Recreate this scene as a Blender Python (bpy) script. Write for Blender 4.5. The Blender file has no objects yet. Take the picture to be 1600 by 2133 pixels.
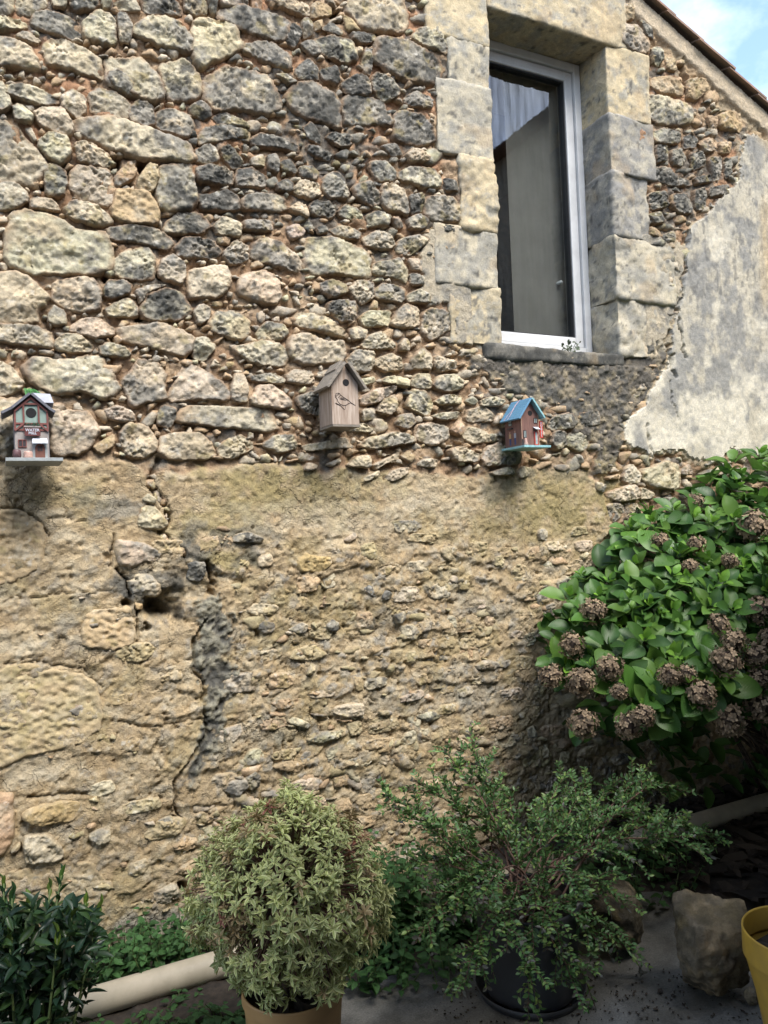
import bpy, bmesh, math, random
import numpy as np
from mathutils import Matrix, Vector

# ------------------------------------------------------------------ camera, sky, sun, exposure
scene = bpy.context.scene
col = scene.collection
F_PX, CX, CY = 1602.0, 800.0, 1066.5
CAM = np.array((0.0, -3.0, 1.55))
_A = np.array((2.007, 0.069, -1.0)); _A /= np.linalg.norm(_A)          # wall direction seen from the camera
_U = np.array((-0.0424, 1.0, -0.0159)); _U -= _A * _U.dot(_A); _U /= np.linalg.norm(_U)
_Y = np.cross(_U, _A)
RWC = np.stack((_A, _Y, _U), axis=1)                                    # camera axes <- world axes
cam_data = bpy.data.cameras.new('camera')
cam_data.sensor_fit = 'VERTICAL'; cam_data.sensor_height = 24.0
cam_data.lens = F_PX / 2133.0 * 24.0
cam_data.clip_start = 0.05; cam_data.clip_end = 500.0
cam = bpy.data.objects.new('camera', cam_data); col.objects.link(cam)
_M = Matrix([list(RWC.T[i]) + [CAM[i]] for i in range(3)] + [[0, 0, 0, 1]])
cam.matrix_world = _M
scene.camera = cam

SUN_ELEV, SUN_AZ = math.radians(54.0), math.radians(14.0)               # azimuth from the wall's normal towards +X
to_sun = Vector((math.sin(SUN_AZ) * math.cos(SUN_ELEV), -math.cos(SUN_AZ) * math.cos(SUN_ELEV), math.sin(SUN_ELEV)))
sun_data = bpy.data.lights.new('sun', 'SUN'); sun_data.energy = 1.8; sun_data.angle = math.radians(30.0)
sun_data.color = (1.0, 0.94, 0.85)
sun = bpy.data.objects.new('sun', sun_data); col.objects.link(sun)
sun.rotation_euler = (-to_sun).to_track_quat('-Z', 'Y').to_euler()
sun.location = (4, -12, 14)

world = bpy.data.worlds.new('World'); scene.world = world; world.use_nodes = True
def build_world():
    nt = world.node_tree; nt.nodes.clear()
    N = nt.nodes.new; L = nt.links.new
    out = N('ShaderNodeOutputWorld'); bg = N('ShaderNodeBackground')
    sky = N('ShaderNodeTexSky'); sky.sky_type = 'NISHITA'; sky.sun_disc = False
    sky.sun_elevation = SUN_ELEV; sky.sun_rotation = math.atan2(to_sun.x, to_sun.y)
    sky.air_density = 1.0; sky.dust_density = 1.2; sky.altitude = 50
    tc = N('ShaderNodeTexCoord')
    mp = N('ShaderNodeMapping'); mp.inputs['Location'].default_value = (3.1, 1.7, 0.4)
    mp.inputs['Scale'].default_value = (1.0, 1.0, 1.6)
    no = N('ShaderNodeTexNoise'); no.inputs['Scale'].default_value = 3.2; no.inputs['Detail'].default_value = 8
    no.inputs['Roughness'].default_value = 0.55
    rp = N('ShaderNodeValToRGB'); rp.color_ramp.elements[0].position = 0.45; rp.color_ramp.elements[1].position = 0.61
    no2 = N('ShaderNodeTexNoise'); no2.inputs['Scale'].default_value = 6.0; no2.inputs['Detail'].default_value = 6
    rp2 = N('ShaderNodeValToRGB')
    rp2.color_ramp.elements[0].position = 0.3; rp2.color_ramp.elements[0].color = (3.3, 3.75, 4.3, 1)
    rp2.color_ramp.elements[1].position = 0.7; rp2.color_ramp.elements[1].color = (5.0, 5.25, 5.4, 1)
    mx = N('ShaderNodeMix'); mx.data_type = 'RGBA'
    L(tc.outputs['Generated'], mp.inputs['Vector']); L(mp.outputs['Vector'], no.inputs['Vector']); L(mp.outputs['Vector'], no2.inputs['Vector'])
    L(no.outputs['Fac'], rp.inputs['Fac']); L(no2.outputs['Fac'], rp2.inputs['Fac'])
    L(rp.outputs['Color'], mx.inputs[0]); L(sky.outputs['Color'], mx.inputs[6]); L(rp2.outputs['Color'], mx.inputs[7])
    L(mx.outputs[2], bg.inputs['Color']); bg.inputs['Strength'].default_value = 0.135
    L(bg.outputs['Background'], out.inputs['Surface'])
build_world()
vs = scene.view_settings
vs.view_transform = 'Standard'; vs.look = 'None'; vs.gamma = 1.0; vs.use_curve_mapping = False
vs.exposure = 1.7
scene.render.engine = 'CYCLES'
scene.cycles.max_bounces = 6; scene.cycles.diffuse_bounces = 3; scene.cycles.glossy_bounces = 3
scene.cycles.transparent_max_bounces = 8; scene.cycles.transmission_bounces = 4
scene.cycles.use_denoising = True
scene.cycles.caustics_reflective = False; scene.cycles.caustics_refractive = False

# ------------------------------------------------------------------ helpers
rng = np.random.default_rng(7)
random.seed(7)

def project(P):
    q = (np.asarray(P, float) - CAM) @ RWC.T
    return CX + F_PX * q[..., 0] / -q[..., 2], CY - F_PX * q[..., 1] / -q[..., 2]
def ray(px, py):
    d = np.stack([(np.asarray(px, float) - CX) / F_PX, -(np.asarray(py, float) - CY) / F_PX, -np.ones_like(np.asarray(px, float))], -1)
    return d @ RWC
def at(px, py, y=0.0):
    """the point of the plane Y = y that the picture shows at a pixel of the photograph"""
    d = ray(px, py); t = (y - CAM[1]) / d[..., 1]
    return CAM + d * t[..., None] if np.ndim(t) else CAM + d * t
def on_z(px, py, z=0.0):
    d = ray(px, py); return CAM + d * ((z - CAM[2]) / d[2])

np.seterr(over='ignore')
_HA, _HB, _HC, _HM = np.uint32(374761393), np.uint32(668265263), np.uint32(2246822519), np.uint32(1274126177)
_S13, _S16 = np.uint32(13), np.uint32(16)
def _fin(h):
    h = (h ^ (h >> _S13)) * _HM; h ^= h >> _S16
    return h.astype(np.float32) * np.float32(1 / 4294967295.0)
def _h(ix, iy, iz, seed):
    return _fin(ix.astype(np.uint32) * _HA + iy.astype(np.uint32) * _HB + iz.astype(np.uint32) * _HC + np.uint32(seed * 3266489917 % 4294967296)).astype(np.float64)
def vnoise(P, seed=0):
    """value noise in 0..1 of (n,2) or (n,3) points"""
    P = np.asarray(P, float); fl = np.floor(P); f = (P - fl).astype(np.float32); f = f * f * f * (f * (f * 6 - 15) + 10); i = fl.astype(np.int64).astype(np.uint32)
    sd = np.uint32(seed * 3266489917 % 4294967296); x0 = i[:, 0] * _HA + sd; x1 = x0 + _HA; y0 = i[:, 1] * _HB; y1 = y0 + _HB; fx, fy = f[:, 0], f[:, 1]
    if P.shape[1] == 2:
        a = _fin(x0 + y0); b = _fin(x1 + y0); c = _fin(x0 + y1); d = _fin(x1 + y1); a += (b - a) * fx; c += (d - c) * fx
        return (a + (c - a) * fy).astype(np.float64)
    z0 = i[:, 2] * _HC; r = []
    for zz in (z0, z0 + _HC):
        p, q = y0 + zz, y1 + zz; a = _fin(x0 + p); b = _fin(x1 + p); c = _fin(x0 + q); d = _fin(x1 + q); a += (b - a) * fx; c += (d - c) * fx; r.append(a + (c - a) * fy)
    return (r[0] + (r[1] - r[0]) * f[:, 2]).astype(np.float64)
def fbm(P, octaves=4, seed=0, gain=0.5):
    """-1..1"""
    P = np.asarray(P, float); s = 0; a = 1; t = 0
    for k in range(octaves):
        s = s + a * (vnoise(P * 2.03 ** k + 17.3 * k, seed + k) * 2 - 1); t += a; a *= gain
    return s / t
def voronoi(P, seed=0):
    i = np.floor(P).astype(np.int64); f1 = np.full(len(P), 9.0); f2 = np.full(len(P), 9.0); cid = np.zeros(len(P))
    z = np.zeros(len(P), np.int64)
    for dx in (-1, 0, 1):
        for dy in (-1, 0, 1):
            cx = i[:, 0] + dx; cy = i[:, 1] + dy
            qx = cx + _h(cx, cy, z, seed); qy = cy + _h(cx, cy, z + 1, seed)
            d = np.hypot(P[:, 0] - qx, P[:, 1] - qy)
            near = d < f1
            f2 = np.where(near, f1, np.minimum(f2, d)); cid = np.where(near, _h(cx, cy, z + 2, seed), cid); f1 = np.where(near, d, f1)
    return f1, f2, cid
def sstep(a, b, x):
    t = np.clip((x - a) / (b - a), 0, 1); return t * t * (3 - 2 * t)
def mixc(a, b, f):
    a = np.asarray(a, float); b = np.asarray(b, float); f = np.asarray(f)[..., None]
    return a * (1 - f) + b * f
def in_poly(x, y, poly):
    poly = np.asarray(poly, float); r = np.zeros(np.shape(x), bool)
    x0, y0 = poly[-1]
    for x1, y1 in poly:
        c = (y1 > y) != (y0 > y)
        if y1 != y0:
            r ^= c & (x < (x0 - x1) * (y - y1) / (y0 - y1) + x1)
        x0, y0 = x1, y1
    return r
def dist_line(x, y, pts):
    """distance in pixels to a polyline, with the place along it 0..1"""
    best = np.full(np.shape(x), 1e9); along = np.zeros(np.shape(x)); n = len(pts) - 1
    for k in range(n):
        ax, ay = pts[k]; bx, by = pts[k + 1]; dx, dy = bx - ax, by - ay
        t = np.clip(((x - ax) * dx + (y - ay) * dy) / (dx * dx + dy * dy), 0, 1)
        d = np.hypot(x - ax - t * dx, y - ay - t * dy)
        along = np.where(d < best, (k + t) / n, along); best = np.minimum(best, d)
    return best, along

def raw_mesh(name, V, faces, C=None, smooth=True, uv=None):
    """V (n,3); faces: (m,4) or (m,3) array or a list of lists"""
    me = bpy.data.meshes.new(name); V = np.asarray(V, np.float32)
    if isinstance(faces, np.ndarray):
        m, k = faces.shape
        me.vertices.add(len(V)); me.vertices.foreach_set('co', V.ravel())
        me.loops.add(m * k); me.loops.foreach_set('vertex_index', faces.astype(np.int32).ravel())
        me.polygons.add(m); me.polygons.foreach_set('loop_start', np.arange(0, m * k, k, dtype=np.int32))
        me.update(calc_edges=True)
    else:
        me.from_pydata(V.tolist(), [], [list(map(int, f)) for f in faces]); me.update()
    me.validate()
    if smooth:
        me.polygons.foreach_set('use_smooth', np.ones(len(me.polygons), bool))
    if C is not None:
        ca = me.color_attributes.new('Col', 'FLOAT_COLOR', 'POINT')
        c4 = np.ones((len(V), 4), np.float32); c4[:, :3] = C
        ca.data.foreach_set('color', c4.ravel())
    if uv is not None:
        ul = me.uv_layers.new(name='UVMap'); vi = np.empty(len(me.loops), np.int32); me.loops.foreach_get('vertex_index', vi)
        ul.data.foreach_set('uv', np.asarray(uv, np.float32)[vi].ravel())
    return me
def obj(name, me, mat=None, parent=None):
    o = bpy.data.objects.new(name, me); col.objects.link(o)
    if mat is not None and not len(me.materials): me.materials.append(mat)
    if parent is not None: o.parent = parent
    return o
def thing(name, label, cat, loc=(0, 0, 0), rz=0.0, group=None):
    o = bpy.data.objects.new(name, None); col.objects.link(o); o.location = loc; o.rotation_euler = (0, 0, rz)
    o.empty_display_size = 0.05
    return tag(o, label, cat, group)
def tag(o, label=None, cat=None, group=None, kind=None):
    if label: o['label'] = label
    if cat: o['category'] = cat
    if group: o['group'] = group
    if kind: o['kind'] = kind
    return o

class MB:
    """collects simple shapes into one mesh"""
    def __init__(s): s.v = []; s.f = []
    def add(s, V, Fs):
        b = len(s.v); s.v += [tuple(map(float, p)) for p in V]; s.f += [[b + i for i in f] for f in Fs]; return s
    def box(s, c, d, M=None):
        V = [np.array((x, y, z)) * np.array(d) / 2 for x in (-1, 1) for y in (-1, 1) for z in (-1, 1)]
        if M is not None: V = [np.array(M @ Vector(v)) for v in V]
        return s.add([v + np.array(c) for v in V], [(0, 1, 3, 2), (4, 6, 7, 5), (0, 4, 5, 1), (2, 3, 7, 6), (0, 2, 6, 4), (1, 5, 7, 3)])
    def prism(s, poly, y0, y1):
        """polygon in x,z pulled from y0 to y1"""
        n = len(poly); V = [(x, y0, z) for x, z in poly] + [(x, y1, z) for x, z in poly]
        return s.add(V, [list(range(n)), list(range(2 * n - 1, n - 1, -1))] + [(i, i + n, (i + 1) % n + n, (i + 1) % n) for i in range(n)])
    def tube(s, pts, r, n=8, caps=True):
        pts = [np.array(p, float) for p in pts]; rs = r if hasattr(r, '__len__') else [r] * len(pts); V = []
        t0 = pts[1] - pts[0]; up = np.array((0, 0, 1.0)) if abs(t0[2]) < 0.9 * np.linalg.norm(t0) else np.array((1.0, 0, 0))
        for i, p in enumerate(pts):
            t = pts[min(i + 1, len(pts) - 1)] - pts[max(i - 1, 0)]; t /= np.linalg.norm(t) + 1e-9
            a = np.cross(up, t); a /= np.linalg.norm(a) + 1e-9; b = np.cross(t, a); up = b
            V += [p + rs[i] * (a * math.cos(2 * math.pi * k / n) + b * math.sin(2 * math.pi * k / n)) for k in range(n)]
        Fs = [(i * n + k, i * n + (k + 1) % n, (i + 1) * n + (k + 1) % n, (i + 1) * n + k) for i in range(len(pts) - 1) for k in range(n)]
        if caps: Fs += [list(range(n - 1, -1, -1)), list(range((len(pts) - 1) * n, len(pts) * n))]
        return s.add(V, Fs)
    def lathe(s, prof, n=48, c=(0, 0, 0), close=False):
        V = [(c[0] + r * math.cos(2 * math.pi * k / n), c[1] + r * math.sin(2 * math.pi * k / n), c[2] + z) for r, z in prof for k in range(n)]
        return s.add(V, [(i * n + k, i * n + (k + 1) % n, (i + 1) * n + (k + 1) % n, (i + 1) * n + k) for i in range(len(prof) - 1) for k in range(n)])
    def disc(s, c, r, n=24, axis='y'):
        V = [(c[0] + r * math.cos(2 * math.pi * k / n), c[1], c[2] + r * math.sin(2 * math.pi * k / n)) if axis == 'y' else
             (c[0] + r * math.cos(2 * math.pi * k / n), c[1] + r * math.sin(2 * math.pi * k / n), c[2]) for k in range(n)]
        return s.add(V, [list(range(n))])
    def build(s, name, mat, parent=None, smooth=False, bevel=0.0):
        me = raw_mesh(name, np.array(s.v), s.f, smooth=smooth)
        bm = bmesh.new(); bm.from_mesh(me); bmesh.ops.recalc_face_normals(bm, faces=bm.faces)
        if bevel: bmesh.ops.bevel(bm, geom=bm.edges[:], offset=bevel, segments=2, affect='EDGES', profile=0.6)
        bm.to_mesh(me); bm.free()
        return obj(name, me, mat, parent)

# ------------------------------------------------------------------ materials
def new_mat(name):
    m = bpy.data.materials.new(name); m.use_nodes = True; nt = m.node_tree
    return m, nt, nt.nodes['Principled BSDF'], nt.nodes.new, nt.links.new
def ramp(N, p0, c0, p1, c1):
    r = N('ShaderNodeValToRGB'); e = r.color_ramp.elements
    e[0].position = p0; e[1].position = p1; e[0].color = (*c0, 1); e[1].color = (*c1, 1); return r
def mat_masonry(name, fine=140.0, bump=0.5, lo=0.72, hi=1.25, rough=0.92, dist=0.004, cracks=0.0):
    """colour comes from the mesh's own Col layer; the nodes add grain and fine relief"""
    m, nt, bs, N, L = new_mat(name)
    at_ = N('ShaderNodeAttribute'); at_.attribute_name = 'Col'
    tc = N('ShaderNodeTexCoord')
    n1 = N('ShaderNodeTexNoise'); n1.inputs['Scale'].default_value = fine; n1.inputs['Detail'].default_value = 6; n1.inputs['Roughness'].default_value = 0.7
    n2 = N('ShaderNodeTexNoise'); n2.inputs['Scale'].default_value = fine * 0.28; n2.inputs['Detail'].default_value = 5
    L(tc.outputs['Object'], n1.inputs['Vector']); L(tc.outputs['Object'], n2.inputs['Vector'])
    r1 = ramp(N, 0.3, (lo,) * 3, 0.7, (hi,) * 3); L(n1.outputs['Fac'], r1.inputs['Fac'])
    r2 = ramp(N, 0.32, (0.84, 0.85, 0.87), 0.68, (1.12, 1.1, 1.06)); L(n2.outputs['Fac'], r2.inputs['Fac'])
    m1 = N('ShaderNodeMix'); m1.data_type = 'RGBA'; m1.blend_type = 'MULTIPLY'; m1.inputs[0].default_value = 1
    m2 = N('ShaderNodeMix'); m2.data_type = 'RGBA'; m2.blend_type = 'MULTIPLY'; m2.inputs[0].default_value = 1
    L(at_.outputs['Color'], m1.inputs[6]); L(r1.outputs['Color'], m1.inputs[7]); L(m1.outputs[2], m2.inputs[6]); L(r2.outputs['Color'], m2.inputs[7])
    L(m2.outputs[2], bs.inputs['Base Color']); bs.inputs['Roughness'].default_value = rough
    bs.inputs['Specular IOR Level'].default_value = 0.2
    ad = N('ShaderNodeMath'); ad.operation = 'MULTIPLY_ADD'; L(n2.outputs['Fac'], ad.inputs[0]); ad.inputs[1].default_value = 1.6; L(n1.outputs['Fac'], ad.inputs[2])
    bp = N('ShaderNodeBump'); bp.inputs['Strength'].default_value = bump; bp.inputs['Distance'].default_value = dist
    L(ad.outputs[0], bp.inputs['Height']); last = bp
    if cracks:
        for sc, wd, st in ((13.0, 0.035, cracks), (34.0, 0.06, cracks * 0.6)):
            n3 = N('ShaderNodeTexNoise'); n3.inputs['Scale'].default_value = sc * 1.3; n3.inputs['Detail'].default_value = 4; L(tc.outputs['Object'], n3.inputs['Vector'])
            vm = N('ShaderNodeVectorMath'); vm.operation = 'MULTIPLY_ADD'; L(n3.outputs['Color'], vm.inputs[0]); vm.inputs[1].default_value = (2.2 / sc,) * 3; L(tc.outputs['Object'], vm.inputs[2])
            mp = N('ShaderNodeMapping'); mp.inputs['Scale'].default_value = (0.75, 0.2, 1.25); L(vm.outputs[0], mp.inputs['Vector'])
            vo = N('ShaderNodeTexVoronoi'); vo.feature = 'DISTANCE_TO_EDGE'; vo.inputs['Scale'].default_value = sc; L(mp.outputs['Vector'], vo.inputs['Vector'])
            mr = N('ShaderNodeMapRange'); mr.inputs['From Min'].default_value = 0.0; mr.inputs['From Max'].default_value = wd; L(vo.outputs['Distance'], mr.inputs['Value'])
            n4 = N('ShaderNodeTexNoise'); n4.inputs['Scale'].default_value = 5.0; n4.inputs['Detail'].default_value = 3; L(tc.outputs['Object'], n4.inputs['Vector'])
            m4 = N('ShaderNodeMapRange'); m4.inputs['From Min'].default_value = 0.42; m4.inputs['From Max'].default_value = 0.62; m4.inputs['To Max'].default_value = st; L(n4.outputs['Fac'], m4.inputs['Value'])
            b2 = N('ShaderNodeBump'); b2.inputs['Distance'].default_value = 0.010; L(m4.outputs['Result'], b2.inputs['Strength']); L(mr.outputs['Result'], b2.inputs['Height']); L(last.outputs['Normal'], b2.inputs['Normal']); last = b2
    L(last.outputs['Normal'], bs.inputs['Normal'])
    return m
def mat_plain(name, c, rough=0.6, var=0.2, scale=20.0, bump=0.0, metal=0.0, c2=None, stretch=(1, 1, 1), spec=0.5, lo=0.35, hi=0.65):
    m, nt, bs, N, L = new_mat(name)
    tc = N('ShaderNodeTexCoord'); mp = N('ShaderNodeMapping'); mp.inputs['Scale'].default_value = stretch
    n1 = N('ShaderNodeTexNoise'); n1.inputs['Scale'].default_value = scale; n1.inputs['Detail'].default_value = 6; n1.inputs['Roughness'].default_value = 0.62
    L(tc.outputs['Object'], mp.inputs['Vector']); L(mp.outputs['Vector'], n1.inputs['Vector'])
    a = c2 if c2 is not None else tuple(x * (1 - var) for x in c); b = c if c2 is not None else tuple(x * (1 + var) for x in c)
    r = ramp(N, lo, a, hi, b); L(n1.outputs['Fac'], r.inputs['Fac']); L(r.outputs['Color'], bs.inputs['Base Color'])
    bs.inputs['Roughness'].default_value = rough; bs.inputs['Metallic'].default_value = metal; bs.inputs['Specular IOR Level'].default_value = spec
    if bump:
        bp = N('ShaderNodeBump'); bp.inputs['Strength'].default_value = bump; bp.inputs['Distance'].default_value = 0.003
        L(n1.outputs['Fac'], bp.inputs['Height']); L(bp.outputs['Normal'], bs.inputs['Normal'])
    return m
def mat_leaf(name, rough=0.45, trans=0.25, veins=0.0, var=0.25):
    m, nt, bs, N, L = new_mat(name)
    at_ = N('ShaderNodeAttribute'); at_.attribute_name = 'Col'
    oi = N('ShaderNodeObjectInfo'); r = ramp(N, 0, (1 - var, 1 - var, 1 - var * 0.6), 1, (1 + var, 1 + var, 1 + var * 0.3)); L(oi.outputs['Random'], r.inputs['Fac'])
    mu = N('ShaderNodeMix'); mu.data_type = 'RGBA'; mu.blend_type = 'MULTIPLY'; mu.inputs[0].default_value = 1
    L(at_.outputs['Color'], mu.inputs[6]); L(r.outputs['Color'], mu.inputs[7])
    L(mu.outputs[2], bs.inputs['Base Color']); bs.inputs['Roughness'].default_value = rough; bs.inputs['Specular IOR Level'].default_value = 0.35
    if veins:
        uv = N('ShaderNodeUVMap'); sx = N('ShaderNodeSeparateXYZ'); L(uv.outputs['UV'], sx.inputs[0])
        ab = N('ShaderNodeMath'); ab.operation = 'ABSOLUTE'; L(sx.outputs['X'], ab.inputs[0])
        c1 = N('ShaderNodeMath'); c1.operation = 'MULTIPLY_ADD'; L(ab.outputs[0], c1.inputs[0]); c1.inputs[1].default_value = -0.35; L(sx.outputs['Y'], c1.inputs[2])
        c2 = N('ShaderNodeMath'); c2.operation = 'MULTIPLY'; L(c1.outputs[0], c2.inputs[0]); c2.inputs[1].default_value = 44.0
        sn = N('ShaderNodeMath'); sn.operation = 'SINE'; L(c2.outputs[0], sn.inputs[0])
        pw = N('ShaderNodeMath'); pw.operation = 'ABSOLUTE'; L(sn.outputs[0], pw.inputs[0])
        bp = N('ShaderNodeBump'); bp.inputs['Strength'].default_value = veins; bp.inputs['Distance'].default_value = 0.004
        L(pw.outputs[0], bp.inputs['Height']); L(bp.outputs['Normal'], bs.inputs['Normal'])
    tr = N('ShaderNodeBsdfTranslucent'); L(mu.outputs[2], tr.inputs['Color'])
    ms = N('ShaderNodeMixShader'); ms.inputs[0].default_value = trans
    out = nt.nodes['Material Output']
    L(bs.outputs[0], ms.inputs[1]); L(tr.outputs[0], ms.inputs[2]); L(ms.outputs[0], out.inputs['Surface'])
    return m
def mat_vcol(name, rough=0.7):
    m, nt, bs, N, L = new_mat(name); at_ = N('ShaderNodeAttribute'); at_.attribute_name = 'Col'
    L(at_.outputs['Color'], bs.inputs['Base Color']); bs.inputs['Roughness'].default_value = rough; return m
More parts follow.
